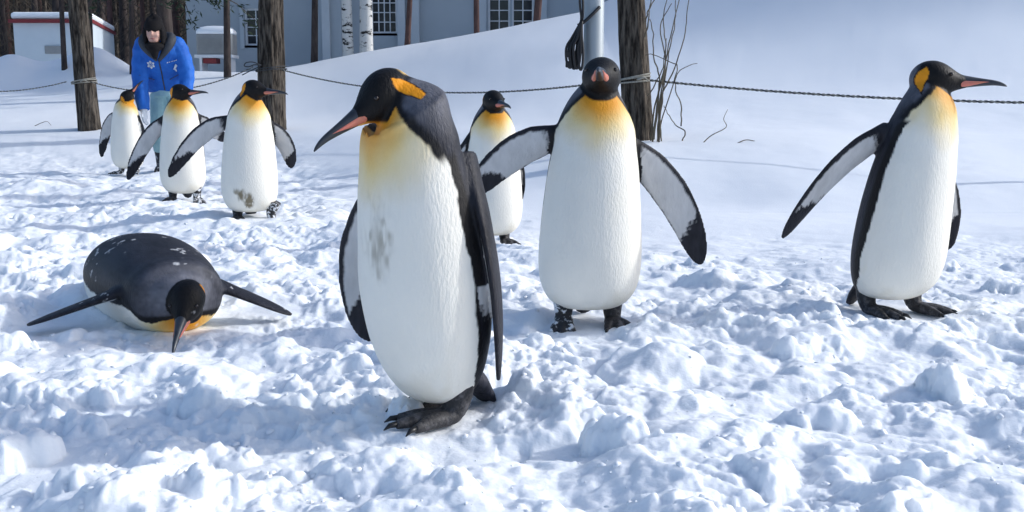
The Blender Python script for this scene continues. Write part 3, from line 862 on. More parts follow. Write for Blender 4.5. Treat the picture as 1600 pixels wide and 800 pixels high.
    for s in (-1, 1):
        P = spline(np.array([shoulder[s] * np.array([0.6, 1, 1]), shoulder[s], elbow[s], wrist[s]]), 10)
        rad = np.interp(np.linspace(0, 1, len(P)), [0, 0.33, 0.67, 0.95, 1], [0.12, 0.108, 0.088, 0.070, 0.062]) * (1 + 0.045 * np.sin(np.arange(len(P)) * 1.7))
        j.tube(P, rad, 16)
    jo = link('jacket', remesh(j, 'jacket', 0.010, 2), M['jacket'], root)
    # everything on the jacket front sits on the cloth: find the surface by casting forward-to-back
    dg = bpy.context.evaluated_depsgraph_get()
    from mathutils.bvhtree import BVHTree
    bvh = BVHTree.FromObject(jo, dg)
    def front(x, z, off=0.004):
        hit = bvh.ray_cast(Vector((x, -2, z)), Vector((0, 1, 0)))
        return np.array([x, hit[0].y - off, z]) if hit[0] is not None else np.array([x, -0.3, z])
    MB().tube([front(0.01, z, 0.002) for z in np.linspace(0.90, 1.28, 12)], 0.007, 6).build('zipper', M['collar'], jo, True)
    for s in (-1, 1):
        pts = [np.array([0.012 * s, *front(0.012 * s, 1.25)[1:]]), front(0.085 * s, 1.345, 0.012), np.array([0.135 * s, -0.30, 1.43]), np.array([0.135 * s, -0.205, 1.485]), np.array([0.07 * s, -0.12, 1.50])]
        MB().tube(pts, [0.014, 0.036, 0.050, 0.050, 0.045], 10, sub=5).build('collar', M['collar'], jo, True)
    MB().tube([front(-0.20 + 0.0, 1.10), front(-0.08, 1.04)], 0.004, 5).build('pocket_seam', M['collar'], jo, True)
    MB().tube([front(0.08, 1.04), front(0.19, 1.10)], 0.004, 5).build('pocket_seam', M['collar'], jo, True)
    # round snow-crystal emblem on the chest
    em = MB()
    cx, cz = -0.085, 1.205
    for k in range(6):
        a = R(60 * k + 30)
        em.tube([front(cx + 0.010 * math.cos(a), cz + 0.010 * math.sin(a)), front(cx + 0.043 * math.cos(a), cz + 0.043 * math.sin(a))], 0.0050, 5)
        b0 = a + R(30)
        em.tube([front(cx + 0.042 * math.cos(a), cz + 0.042 * math.sin(a)), front(cx + 0.026 * math.cos(b0), cz + 0.026 * math.sin(b0)), front(cx + 0.042 * math.cos(a + R(60)), cz + 0.042 * math.sin(a + R(60)))], 0.0045, 5)
    em.build('emblem', M['badge'], jo, True)
    mk = MB()
    mk.tube([front(0.145, 1.155), front(0.175, 1.205)], 0.013, 6)
    mk.tube([front(0.165, 1.135), front(0.150, 1.175)], 0.010, 6)
    mk.build('chest_logo', M['badge'], jo, True)
    st = MB()
    for k in range(5):
        st.tube([front(0.085 + 0.022 * k, 1.225 + 0.006 * k), front(0.098 + 0.022 * k, 1.232 + 0.006 * k)], 0.0035, 5)
    st.build('chest_stitching', M['badge'], jo, True)
    # trousers, boots
    t = MB()
    t.tube([(0, 0.05, 0.98), (0, 0.04, 0.84)], [0.165, 0.165], 18, sub=3)
    for s in (-1, 1):
        t.tube([(0.075 * s, 0.045, 0.86), (0.105 * s, 0.0, 0.58), (0.112 * s, 0.0, 0.48), (0.115 * s, 0.04, 0.24)], [0.115, 0.095, 0.092, 0.085], 14, sub=6)
    link('trousers', remesh(t, 'trousers', 0.010, 3), M['trousers'], root)
    for s in (-1, 1):
        bo = MB()
        bo.tube([(0.115 * s, 0.045, 0.36), (0.115 * s, 0.05, 0.20), (0.116 * s, 0.055, 0.05)], [0.098, 0.075, 0.065], 14, sub=4)
        bo.tube([(0.116 * s, 0.085, 0.045), (0.122 * s, -0.06, 0.045), (0.128 * s, -0.16, 0.035)], [0.058, 0.056, 0.040], 12, sub=4)
        link('boot', remesh(bo, 'boot', 0.009, 2), M['boot'], root)
        # glove with five fingers, hanging down and slightly curled
        g = MB()
        d = wrist[s] - elbow[s]
        d /= np.linalg.norm(d)
        w = wrist[s]
        lat = np.array([s * 0.25, -0.95, 0.0])
        lat -= d * np.dot(lat, d)
        lat /= np.linalg.norm(lat)
        pal = np.cross(d, lat) * s
        g.tube([w - d * 0.05, w + d * 0.02], [0.044, 0.038], 12, sub=3)
        for q in np.linspace(-0.028, 0.028, 4):
            g.tube([w + d * 0.01 + lat * q * 0.8, w + d * 0.095 + lat * q], [0.022, 0.018], 8, sub=3)
        for q, ln in zip(np.linspace(-0.033, 0.033, 4), (0.058, 0.076, 0.082, 0.070)):
            k = w + d * 0.095 + lat * q
            g.tube([k, k + d * ln * 0.5 + pal * 0.004, k + d * ln * 0.92 + pal * 0.024], [0.0125, 0.0115, 0.0095], 8, sub=4)
        k = w + d * 0.035 + lat * 0.036
        g.tube([k, k + d * 0.030 + lat * 0.026 + pal * 0.008, k + d * 0.062 + lat * 0.034 + pal * 0.016], [0.015, 0.0135, 0.010], 8, sub=4)
        link('glove', remesh(g, 'glove', 0.005, 1), M['glove'], root)
    return root
pl = STAND['person'].copy()
pl.z = ground_z(pl.x, pl.y) - 0.02
person(pl)
# ------------------------------------------------------------------ trees
def trunk_mesh(base, top, r0, r1, rings=60, seg=40, ridge=0.06, seed=0, flare=0.35, name='trunk', fine=14.0):
    base, top = np.array(base, float), np.array(top, float)
    H = np.linalg.norm(top - base)
    out = []
    g = np.random.default_rng(seed)
    wob = g.uniform(-1, 1, 4)
    t = np.linspace(0, 2 * math.pi, seg, endpoint=False)
    for i in range(rings):
        f = (i / (rings - 1)) ** 1.35
        c = base + (top - base) * f + np.array([0.10 * r0 * wob[0] * math.sin(3 * f * 3 + wob[1] * 3), 0.10 * r0 * wob[2] * math.sin(4 * f * 3 + wob[3] * 3), 0]) * 0.8
        r = (r0 + (r1 - r0) * f) * (1 + flare * math.exp(-f * H / 0.22))
        n = fbm(np.cos(t) * fine * 0.22 + seed, np.sin(t) * fine * 0.22, np.full(seg, f * H * 0.9), 90 + seed, 3) * 0.6 + (1 - np.abs(vnoise(np.cos(t) * fine * 0.5, np.sin(t) * fine * 0.5, np.full(seg, f * H * 1.3), 95 + seed)) * 2) * 0.5
        rr = r * (1 + ridge * n)
        out.append(c + np.stack([rr * np.cos(t), rr * np.sin(t), np.zeros(seg)], 1))
    return MB().loft(out).mesh(name, True)

def conifer_crown(height, z0, spread, n_level, per, seed, density=26, spray=0.16, droop=0.35, wid=0.13):
    """(boughs, needle sprays): drooping boughs round a stem at the origin, thinning to the tip"""
    g = np.random.default_rng(seed)
    wood, need = MB(), MB()
    for L in range(n_level):
        f = L / max(1, n_level - 1)
        z = z0 + (height - z0) * f
        ln = spread * (1 - f) ** 0.8 * (0.75 + 0.4 * g.random()) + 0.15
        for k in range(per):
            a = g.random() * 6.283
            l = ln * (0.65 + 0.5 * g.random())
            d = np.array([math.cos(a), math.sin(a), 0])
            p = [np.array([0, 0, z]), d * l * 0.4 + np.array([0, 0, z - l * droop * 0.10]), d * l * 0.75 + np.array([0, 0, z - l * droop * 0.5]), d * l + np.array([0, 0, z - l * droop * (0.9 + 0.3 * g.random())])]
            wood.tube(p, [0.030 * l / spread + 0.010, 0.016, 0.010, 0.004], 5)
            S = spline(np.array(p), 8)
            side = np.array([-d[1], d[0], 0])
            for q in range(density):
                u = 0.15 + 0.85 * g.random()
                c = S[min(len(S) - 1, int(u * (len(S) - 1)))] + side * g.normal() * 0.20 * l * (1.1 - u) + np.array([0, 0, -abs(g.normal()) * 0.07 * l]) + g.normal(0, 0.03, 3)
                v = d * g.normal(0.7, 0.5) + side * g.normal(0, 0.8) + np.array([0, 0, g.normal(-0.45, 0.35)])
                v /= np.linalg.norm(v)
                w = np.cross(v, g.normal(0, 1, 3))
                w /= np.linalg.norm(w) + 1e-9
                s = spray * (0.6 + 0.8 * g.random())
                need.add([c - v * s * 0.5 - w * s * 0.05, c + w * s * wid, c + v * s * 0.6, c - w * s * wid], [(0, 1, 2, 3)])
    return wood, need

def bare_crown(height, z0, spread, n, seed):
    g = np.random.default_rng(seed)
    m = MB()
    for k in range(n):
        z = z0 + (height - z0) * (k + g.random()) / n
        a = g.random() * 6.283
        l = spread * (0.5 + 0.6 * g.random()) * (1.15 - 0.7 * (z - z0) / (height - z0))
        d = np.array([math.cos(a), math.sin(a), 0.55 + 0.5 * g.random()])
        p = [np.array([0, 0, z])]
        for q in range(3):
            p.append(p[-1] + d * l / 3 + g.normal(0, 0.05 * l, 3))
        m.tube(p, [0.022, 0.015, 0.010, 0.004], 5)
        for q in (1, 2):
            for s in range(2):
                e = p[q] + (d + g.normal(0, 0.7, 3)) * l * 0.28
                m.tube([p[q], (p[q] + e) / 2 + g.normal(0, 0.03 * l, 3), e], [0.010, 0.007, 0.003], 4)
    return m

def standing_tree(name, px, py, py_top_px, depth, width_px, label, bark, H=8.0, kind='conifer', crown=(3.0, 1.6, 14, 6), seed=1, taper=0.6, rings=70, group=None, ridge=0.07, needles='needles', spray=0.16, density=26, seg=40, droop=0.35):
    """px,py: where the trunk meets the snow; py_top_px: picture column of the trunk at the top edge of the frame"""
    b = at_depth(px, py, depth)
    bz = ground_z(b.x, b.y)
    t = at_depth(py_top_px, 0, depth)
    slope = (t.x - b.x) / max(0.5, t.z - bz)
    r0 = width_px * depth / FPX / 2
    root = empty(name, (b.x, b.y, bz))
    tag(root, label, 'tree', group)
    top = np.array([slope * H * 0.8, 0, H])
    link('trunk', trunk_mesh((-slope * 0.25, 0, -0.25), top, r0, r0 * taper * 0.5, rings=rings, seg=seg, seed=seed, ridge=ridge, flare=0.18), M[bark], root)
    if kind == 'conifer':
        w, n = conifer_crown(H + 0.3, crown[0], crown[1], crown[2], crown[3], seed, density=density, spray=spray, droop=droop)
        for mb in (w, n):
            mb.v = [(x + slope * 0.8 * z, y, z) for x, y, z in mb.v]
        c = w.build('crown', M['twig'], root)
        n.build('needles', M[needles], c)
    else:
        w = bare_crown(H, crown[0], crown[1], crown[2], seed)
        w.v = [(x + slope * 0.8 * z, y, z) for x, y, z in w.v]
        w.build('crown', M['twig'], root)
    return root

standing_tree('conifer_tree', 139, 190, 119, 14.6, 33, 'thick leaning trunk tied with pale rope in front of the shed', 'bark', H=8, crown=(2.75, 1.7, 13, 6), seed=2, density=60, spray=0.12, ridge=0.10, rings=110, seg=64)
standing_tree('conifer_tree', 422, 180, 425, 14.0, 42, 'straight fissured trunk with pale bark ridges beside the building window', 'bark', H=9, crown=(3.4, 1.6, 13, 6), seed=3, ridge=0.11, rings=110, seg=64)
standing_tree('conifer_tree', 996, 216, 980, 10.0, 46, 'dark rough trunk standing next to the grey metal pole', 'bark', H=8, crown=(3.6, 1.1, 10, 5), seed=4, ridge=0.10, rings=110, seg=64)
standing_tree('conifer_tree', 262, 100, 255, 19.5, 24, 'dark evergreen with drooping boughs behind the stooping person', 'bark_thin', H=9, crown=(2.15, 1.6, 15, 7), seed=5, rings=40, seg=20, spray=0.13, density=110)
YT = 'slim bare trunks rising behind the snow bank'
standing_tree('slim_tree', 355, 105, 355, 21.0, 11, 'slim dark trunk in front of the grey cooling unit', 'bark_thin', H=8, kind='bare', crown=(3.6, 1.2, 14), seed=6, rings=30, seg=14, group=YT)
standing_tree('slim_tree', 491, 92, 493, 23.0, 11, 'slim dark trunk before the protruding bay of the building', 'bark_thin', H=8, crown=(3.8, 1.7, 16, 7), density=46, spray=0.3, seed=7, rings=30, seg=14, group=YT)  # needle crowns from here to the last reddish trunk: unseen, added to shade the bank
standing_tree('slim_tree', 636, 62, 642, 24.0, 9, 'slim reddish trunk just right of the birch and its window', 'bark_red', H=8, crown=(3.9, 1.7, 16, 7), density=46, spray=0.3, seed=8, rings=30, seg=14, group=YT)
standing_tree('slim_tree', 745, 44, 744, 24.0, 9, 'slim reddish trunk left of the double window', 'bark_red', H=8, crown=(4.0, 1.7, 16, 7), density=46, spray=0.3, seed=9, rings=30, seg=14, group=YT)
standing_tree('slim_tree', 838, 26, 843, 24.0, 12, 'reddish trunk right of the double window', 'bark_red', H=8, crown=(4.2, 1.7, 16, 7), density=46, spray=0.3, seed=10, rings=30, seg=14, group=YT)
standing_tree('slim_tree', 101, 104, 96, 22.3, 8, 'thin dark stem left of the leaning trunk, against the shed wall', 'bark_thin', H=7, kind='bare', crown=(2.9, 1.0, 12), seed=11, rings=24, seg=12, group=YT)
standing_tree('slim_tree', 144, 105, 141, 22.0, 6, 'thin dark stem tight against the right of the leaning trunk', 'bark_thin', H=7, kind='bare', crown=(2.9, 1.0, 12), seed=12, rings=24, seg=12, group=YT)
standing_tree('slim_tree', 206, 103, 207, 22.5, 8, 'thin dark stem by the blue sleeve of the stooping person', 'bark_thin', H=7, kind='bare', crown=(3.2, 1.0, 12), seed=13, rings=24, seg=12, group=YT)
# birch with two stems
bp = at_depth(558, 75, 23.0)
bz = ground_z(bp.x, bp.y)
birch = tag(empty('birch_tree', (bp.x, bp.y, bz)), 'white birch with two stems and black scars in front of the building', 'tree')
for dx, r, lean, sd in ((-0.20, 0.125, -0.015, 21), (0.20, 0.155, 0.012, 22)):
    link('trunk', trunk_mesh((dx, 0, -0.3), (dx + lean * 9, 0.1, 9), r, r * 0.35, rings=44, seg=24, ridge=0.03, seed=sd, flare=0.1), M['birch'], birch)
bare_crown(9, 3.8, 1.6, 20, 23).build('crown', M['twig'], birch)

# the wood behind the shed
GW = 'bare trees in the wood behind the shed'
proto = []
for k in range(5):
    hgt = 11.0
    root = tag(empty('wood_tree', (0, 0, 0)), 'bare brown tree in the dark wood behind the shed', 'tree', GW)
    link('trunk', trunk_mesh((0, 0, -0.4), (0.4 * (k - 2) * 0.3, 0, hgt), 0.11 + 0.022 * k, 0.03, rings=16, seg=10, seed=50 + k, ridge=0.05), M[('bark', 'bark_red', 'bark_thin', 'bark', 'bark_thin')[k]], root)
    bare_crown(hgt, 1.0, 1.9, 36, 60 + k).build('crown', M['twig'], root)
    proto.append(root)
used = set()
g = np.random.default_rng(77)
for i in range(74):
    d = 34 + 26 * (i / 74.0) + g.random() * 2
    px = -160 + 560 * ((i * 0.618) % 1.0)
    x = (px - 800) / FPX * d
    z = ground_z(x, d)
    k = i % 5
    o = proto[k] if k not in used else copy_tree(proto[k])
    used.add(k)
    s = 0.75 + 0.5 * g.random()
    o.location, o.rotation_euler, o.scale = (x, d, z), (0, 0, g.random() * 6.28), (s, s, s)
# and the mass of the wood further back, which no one could count
m = MB()
for i in range(1100):
    d = 58 + 40 * g.random()
    x = (-420 + 1500 * g.random() - 800) / FPX * d
    z = ground_z(x, d)
    r = 0.07 + 0.13 * g.random()
    tp = np.array([x + g.normal(0, 0.5), d, z + 12])
    m.tube([(x, d, z - 0.3), (np.array([x, d, z]) + tp) / 2, tp], [r, r * 0.75, r * 0.4], 5)
wood_stuff = m.build('distant_wood', M['bark_thin'], None)
tag(wood_stuff, 'dark mass of bare trunks in the distant wood', None, kind='stuff')
m = MB()
for i in range(16000):
    d = 50 + 50 * g.random()
    c = np.array([(-420 + 1500 * g.random() - 800) / FPX * d, d, 1.4 + 11 * g.random() ** 0.8])
    v, w_ = g.normal(0, 1, 3), g.normal(0, 1, 3)
    v, w_ = v / np.linalg.norm(v), w_ / np.linalg.norm(w_)
    s = 0.45 + 0.5 * g.random()
    m.add([c - v * s, c + w_ * s * 0.22, c + v * s, c - w_ * s * 0.22], [(0, 1, 2, 3)])
tag(m.build('wood_undergrowth', M['twig'], None), 'brown tangle of twigs and dead leaves through the distant wood', None, kind='stuff')

# sprouting stems beside the dark trunk
sh = tag(empty('bare_shrub', at_depth(1022, 222, 9.75)), 'clump of thin crooked stems sprouting beside the dark trunk', 'shrub')
o = np.array(sh.location)
o[2] = ground_z(o[0], o[1])
sh.location = o
STEMS = [[(1020, 222), (1028, 150), (1040, 95), (1050, 45), (1065, -15)], [(1016, 220), (1022, 170), (1036, 120), (1040, 70), (1036, 30), (1045, -10)], [(1030, 222), (1035, 150), (1052, 110), (1068, 60), (1078, -10)],
         [(1026, 234), (1032, 180), (1038, 130), (1045, 85), (1054, 40), (1056, 0)], [(1012, 150), (1022, 135), (1034, 110), (1038, 90), (1042, 60)], [(1008, 35), (1014, 15), (1028, -10)], [(1008, 58), (1013, 30), (1018, -12)],
         [(1033, 222), (1034, 190), (1050, 140), (1058, 105), (1050, 98), (1020, 85), (1008, 86)], [(1022, 218), (1028, 160), (1030, 120), (1022, 90), (1020, 50), (1016, 30)],
         [(1066, 222), (1070, 205), (1055, 195), (1044, 178), (1038, 165)], [(1064, 197), (1064, 165), (1056, 140), (1058, 115), (1078, 102), (1090, 99)], [(1028, 215), (1030, 160), (1040, 100), (1032, 40), (1050, 5)]]
for i, S in enumerate(STEMS):
    pts = []
    for k, (px, py) in enumerate(S):
        p = at_depth(px, py, 9.75 + 0.05 * math.sin(2.1 * i + k))
        pts.append(np.array(p) - o)
    P = spline(np.array(pts), 8)
    P += np.stack([0.006 * vnoise(np.arange(len(P)) * 0.45, np.full(len(P), 3.0 * i), 0, 7), 0.006 * vnoise(np.arange(len(P)) * 0.45, np.full(len(P), 3.0 * i), 5, 8), 0 * P[:, 0]], 1)
    MB().tube(P, np.linspace(0.0095, 0.004, len(P)) * (0.75 if i in (4, 7, 9, 10) else 1), 6).build('stem', M['shoot'], sh, True)
def snow_twig(S, depth, label):
    b = at_depth(*S[0], depth)
    gz = ground_z(b.x, b.y) - 0.01
    off = gz - b.z
    P = spline(np.array([np.array(at_depth(px, py, depth)) + np.array([0, 0.02 * k, off]) - np.array([b.x, b.y, gz]) for k, (px, py) in enumerate(S)]), 6)
    m = MB().tube(P, np.linspace(0.006, 0.0025, len(P)), 5)
    o = m.build('twig', M['shoot'], None, True)
    o.location = (b.x, b.y, gz)
    tag(o, label, 'twig')
snow_twig([(1098, 218), (1112, 206), (1136, 193), (1133, 180), (1140, 165)], 9.6, 'crooked bare twig poking from the smooth snow beside the shrub')
snow_twig([(1150, 214), (1165, 208), (1178, 209), (1191, 213)], 9.5, 'short arched twig lying on the smooth snow near the crooked twig')
snow_twig([(50, 171), (62, 165), (70, 163), (76, 170)], 15.0, 'small dark twig lying on snow left of the leaning trunk')
# ------------------------------------------------------------------ building behind the bank
def wall_cells(mb, x0, x1, z0, z1, y0, y1, holes):
    xs = sorted({x0, x1, *[h[0] for h in holes], *[h[1] for h in holes]})
    zs = sorted({z0, z1, *[h[2] for h in holes], *[h[3] for h in holes]})
    for a, b in zip(xs[:-1], xs[1:]):
        for c, d in zip(zs[:-1], zs[1:]):
            if not any(h[0] <= a and b <= h[1] and h[2] <= c and d <= h[3] for h in holes):
                mb.box(a, b, y0, y1, c, d)
YB = 31.0
bx0 = at_depth(292, 60, YB).x
def X(px, y=YB): return at_depth(px, 60, y).x
def Z(py, y=YB): return at_depth(400, py, y).z
bld = tag(empty('building', (0, 0, 0)), 'pale blue-grey building with white-barred windows behind the snow bank', 'building')
ZT = 6.2
def window(x0, x1, z0, z1, y, cols, rows, double=False):
    """one sash window in an opening: frame, sill and every pane"""
    w = MB()
    t = 0.055
    w.box(x0, x0 + t, y - 0.03, y + 0.10, z0, z1); w.box(x1 - t, x1, y - 0.03, y + 0.10, z0, z1)
    w.box(x0 + t, x1 - t, y - 0.03, y + 0.10, z0, z0 + t); w.box(x0 + t, x1 - t, y - 0.03, y + 0.10, z1 - t, z1)
    xa, xb, za, zb = x0 + t, x1 - t, z0 + t, z1 - t
    cw, rh = (xb - xa) / cols, (zb - za) / rows
    for c in range(1, cols):
        w.box(xa + c * cw - 0.016, xa + c * cw + 0.016, y + 0.012, y + 0.075, za, zb)
    for r in range(1, rows):
        for c in range(cols):
            w.box(xa + c * cw + (0.016 if c else 0), xa + (c + 1) * cw - (0.016 if c < cols - 1 else 0), y + 0.014, y + 0.073, za + r * rh - 0.014, za + r * rh + 0.014)
    wo = w.build('window', M['white_paint'], bld)
    for c in range(cols):
        for r in range(rows):
            a, b_ = xa + c * cw + (0.016 if c else 0), xa + (c + 1) * cw - (0.016 if c < cols - 1 else 0)
            d, e = za + r * rh + (0.014 if r else 0), za + (r + 1) * rh - (0.014 if r < rows - 1 else 0)
            MB().box(a, b_, y + 0.04, y + 0.052, d, e).build('pane', M['glass'], wo)
    MB().box(x0 - 0.07, x1 + 0.07, y - 0.10, y + 0.02, z0 - 0.07, z0 - 0.003).build('sill', M['pilaster'], wo)
wins = [(X(383), X(416), Z(71), Z(13), 2, 4), (X(580), X(621), Z(52), Z(-60), 4, 7), (X(763), X(797), Z(52), Z(-55), 2, 6), (X(800), X(834), Z(52), Z(-55), 2, 6)]
wb = MB()
wall_cells(wb, bx0, X(1330), -0.5, ZT, YB, YB + 0.35, [(a, b, c, d) for a, b, c, d, _, _ in wins])
wb.build('wall', M['wall'], bld)
for a, b, c, d, cc, rr in wins:
    window(a, b, c, d, YB + 0.10, cc, rr)
MB().box(bx0, bx0 + 0.35, YB + 0.351, YB + 8, -0.5, ZT).build('wall', M['wall'], bld)
MB().box(bx0 + 0.352, X(1330), YB + 4, YB + 4.2, -0.5, ZT - 0.01).build('wall', M['dark_grille'], bld)
# bay, pilasters and window surrounds stand proud of the wall
for p0, p1, d in ((500, 538, 0.50),):
    MB().box(X(p0), X(p1), YB - d, YB - 0.003, -0.5, ZT - 0.3).build('bay', M['wall'], bld)
for p0, p1, d in ((509, 521, 0.62), (622, 634, 0.16), (643, 656, 0.18), (741, 744, 0.05), (749, 760, 0.12), (837, 854, 0.12)):
    MB().box(X(p0), X(p1), YB - d, YB - (0.503 if p0 == 509 else 0.003), -0.5, ZT - 0.31).build('pilaster', M['pilaster'], bld, bevel=0.01)
MB().box(X(376), X(382), YB - 0.05, YB - 0.003, Z(76), Z(8)).build('window_surround', M['pilaster'], bld)
rf = MB().box(bx0 - 0.5, X(1330) + 0.5, YB - 0.8, YB + 8.5, ZT + 0.002, ZT + 0.30).build('roof', M['white_paint'], bld)
MB().box(bx0 - 0.45, X(1330) + 0.45, YB - 0.75, YB + 8.45, ZT + 0.302, ZT + 0.65).build('roof_snow', M['snow'], rf, bevel=0.12)

# cooling unit with snow on top
ax0, ax1, ay = X(311, 29.2), X(366, 29.2), 29.2
az0, az1 = Z(86, 29.2), Z(54, 29.2)
gz = ground_z((ax0 + ax1) / 2, ay)
ac = tag(empty('cooling_unit', ((ax0 + ax1) / 2, ay, gz)), 'grey boxy cooling unit capped with snow on a stand', 'cooling unit')
hw = (ax1 - ax0) / 2
MB().box(-hw, hw, -0.3, 0.3, az0 - gz, az1 - gz).build('casing', M['unit_grey'], ac, bevel=0.03)
for k in range(9):
    z = az0 - gz + 0.08 + k * (az1 - az0 - 0.16) / 9
    MB().box(-hw + 0.06, hw - 0.28, -0.316, -0.302, z, z + 0.022).build('louvre', M['unit_grey'], ac)
for s in (-1, 1):
    MB().box(s * (hw - 0.1) - 0.035, s * (hw - 0.1) + 0.035, -0.28, 0.28, -0.3, az0 - gz - 0.003).build('stand_leg', M['white_paint'], ac)
MB().box(-hw - 0.05, hw + 0.02, -0.36, 0.33, az0 - gz - 0.09, az0 - gz - 0.002).build('stand_rail', M['white_paint'], ac)
MB().box(-hw + 0.16, 0.02, -0.25, 0.2, az0 - gz - 0.24, az0 - gz - 0.10).build('red_panel', M['red_trim'], ac)
sn = MB()
t = np.linspace(0, 2 * math.pi, 28, endpoint=False)
sq = np.sign(np.cos(t)) * np.abs(np.cos(t)) ** 0.4, np.sign(np.sin(t)) * np.abs(np.sin(t)) ** 0.4
sn.loft([np.stack([sq[0] * (hw + 0.02) * k, sq[1] * 0.32 * k, np.full(28, az1 - gz + h)], 1) for k, h in ((1.0, 0.002), (1.02, 0.05), (0.97, 0.12), (0.8, 0.19), (0.45, 0.23), (0.1, 0.24))])
sn.build('snow_cap', M['snow'], ac, True)

# ------------------------------------------------------------------ shed with red trim
ys = 27.0
sx0, sx1 = X(22, ys), X(145, ys)
sz1, szb = Z(36, ys), 0.6
zr = Z(33, ys)
shed = tag(empty('shed', ((sx0 + sx1) / 2, ys, ground_z((sx0 + sx1) / 2, ys))), 'low white shed with red fascia and thick snow on its roof', 'shed')
def lw(v):                                                   # world -> shed local
    return [(x - shed.location.x, y - shed.location.y, z - shed.location.z) for x, y, z in v]
def sprism(name, foot, z0, z1, mat, parent, bevel=0.0, top=None):
    n = len(foot)
    zt = top if top else [z1] * n
    v = [(x, y, z0 if not hasattr(z0, '__len__') else z0[i]) for i, (x, y) in enumerate(foot)] + [(x, y, zt[i]) for i, (x, y) in enumerate(foot)]
    f = [tuple(range(n))[::-1], tuple(range(n, 2 * n))] + [(i, (i + 1) % n, n + (i + 1) % n, n + i) for i in range(n)]
    return MB().add(lw(v), f).build(name, mat, parent, bevel=bevel)
xr, yr = X(178, 31.5), 31.5
foot = [(sx0, ys), (sx1, ys), (xr, yr), (sx0 + 0.2, yr + 0.6)]
sprism('wall', foot, szb, sz1 - 0.002, M['shed_wall'], shed)
def grow(ft, k):
    c = np.mean(np.array(ft), 0)
    return [tuple(c + (np.array(p) - c) * (1 + k / np.linalg.norm(np.array(p) - c))) for p in ft]
fas = sprism('fascia', grow(foot, 0.16), sz1, sz1 + 0.09, M['red_trim'], shed)
sprism('roof_snow', grow(foot, 0.10), sz1 + 0.092, sz1 + 0.28, M['snow'], shed, bevel=0.08)
wx0, wx1 = X(70, ys), X(98, ys)
v = MB().box(wx0, wx1, ys - 0.05, ys - 0.003, Z(84, ys), Z(72, ys))
v.v = lw(v.v)
v.build('vent_window', M['unit_grey'], shed)
# rail fence at the edge of the wood
fy = 26.0
fz = ground_z(X(5, fy), fy)
fen = tag(empty('rail_fence', (X(5, fy), fy, fz)), 'low white rail fence with snow beside the shed', 'fence')
for k in range(-3, 2):
    MB().box(k * 0.9 - 0.04, k * 0.9 + 0.04, -0.035, 0.035, -0.2, 0.62).build('post', M['white_paint'], fen)
for z in (0.16, 0.42):
    MB().box(-3.0, 0.28, -0.06, -0.037, z, z + 0.11).build('rail', M['white_paint'], fen)
MB().box(-3.0, 0.28, -0.075, 0.05, 0.622, 0.69).build('snow_cap', M['snow'], fen, bevel=0.02)

# ------------------------------------------------------------------ rope fence
def rope(p0, p1, sag, label, r=0.0105, pitch=0.085, pale=True):
    p0, p1 = np.array(p0, float), np.array(p1, float)
    L = np.linalg.norm(p1 - p0)
    n = int(L / pitch * 9)
    s = np.linspace(0, 1, n)
    C = p0 + (p1 - p0) * s[:, None] - np.array([0, 0, 1.0]) * (4 * sag * s * (1 - s))[:, None]
    d = (p1 - p0) / L
    a = np.cross(d, [0, 0, 1.0]); a /= np.linalg.norm(a)
    b = np.cross(d, a)
    root = tag(empty('rope', p0), label, 'rope', None)
    for k, mt in ((0, 'rope_dark'), (1, 'rope_pale' if pale else 'rope_dark')):
        ph = s * L / pitch * 2 * math.pi + math.pi * k
        MB().tube(C - p0 + r * 0.62 * (np.cos(ph)[:, None] * a + np.sin(ph)[:, None] * b), r * 0.72, 5).build('strand', M[mt], root, True)
    return root
def coil(px, py, depth, rad, turns, r, label, mat='rope_pale', tiltx=0.12):
    c = at_depth(px, py, depth)
    t = np.linspace(0, turns * 2 * math.pi, turns * 26)
    P = np.stack([rad * np.cos(t), rad * np.sin(t), r * 1.5 * np.sin(t * 0.73) + tiltx * rad * np.cos(t) + (t / t[-1] - 0.5) * r * 2.5 * turns], 1)
    m = MB().tube(P, r, 6)
    # a loose tied end in front
    m.tube([(0.02, -rad, 0.0), (0.05, -rad - 0.03, 0.01), (0.09, -rad - 0.02, 0.02), (0.13, -rad + 0.01, -0.01)], [r, r * 1.4, r, r * 0.7], 6, sub=4)
    o = m.build('rope_tie', M[mat], None, True)
    o.location = c
    tag(o, label, 'rope tie')
T1, T2, T3 = at_depth(131, 128, 14.6), at_depth(424, 110, 14.0), at_depth(988, 126, 10.0)
coil(131.5, 128, 14.6, 0.172, 3, 0.007, 'pale rope wound round the leaning trunk before the shed')
coil(424, 109, 14.0, 0.208, 2, 0.007, 'rope wound round the straight fissured trunk', 'rope_dark')
coil(989, 125, 10.0, 0.166, 3, 0.009, 'pale rope wound round the dark trunk by the pole')
off = Vector((0, -0.18, 0))
rope(T1 + off + Vector((-0.17, 0, 0)), at_depth(-150, 122, 14.0), 0.16, 'sagging rope running left from the leaning trunk past the shed', r=0.007)
rope(T1 + off + Vector((0.17, 0, 0)), T2 + off + Vector((-0.2, 0, 0.04)), 0.22, 'rope hanging between the leaning trunk and the straight trunk', r=0.0075)
rope(T2 + off + Vector((0.2, 0, 0)), T3 + off + Vector((-0.15, 0, 0)), 0.20, 'long rope hanging between the straight trunk and the dark trunk', r=0.0085)
stake_b = at_depth(1735, 162, 8.0)
rope(T3 + off + Vector((0.15, 0, 0)), stake_b, 0.05, 'twisted two-tone rope running from the dark trunk behind the profile penguin', r=0.0095, pitch=0.085)
sk = trunk_mesh((0, 0, -0.2), (0.02, 0, stake_b.z - ground_z(stake_b.x, stake_b.y) + 0.15), 0.035, 0.03, rings=8, seg=12, seed=70, name='stake')
so = link('stake', sk, M['bark_thin'])
so.location = (stake_b.x, stake_b.y + 0.05, ground_z(stake_b.x, stake_b.y))
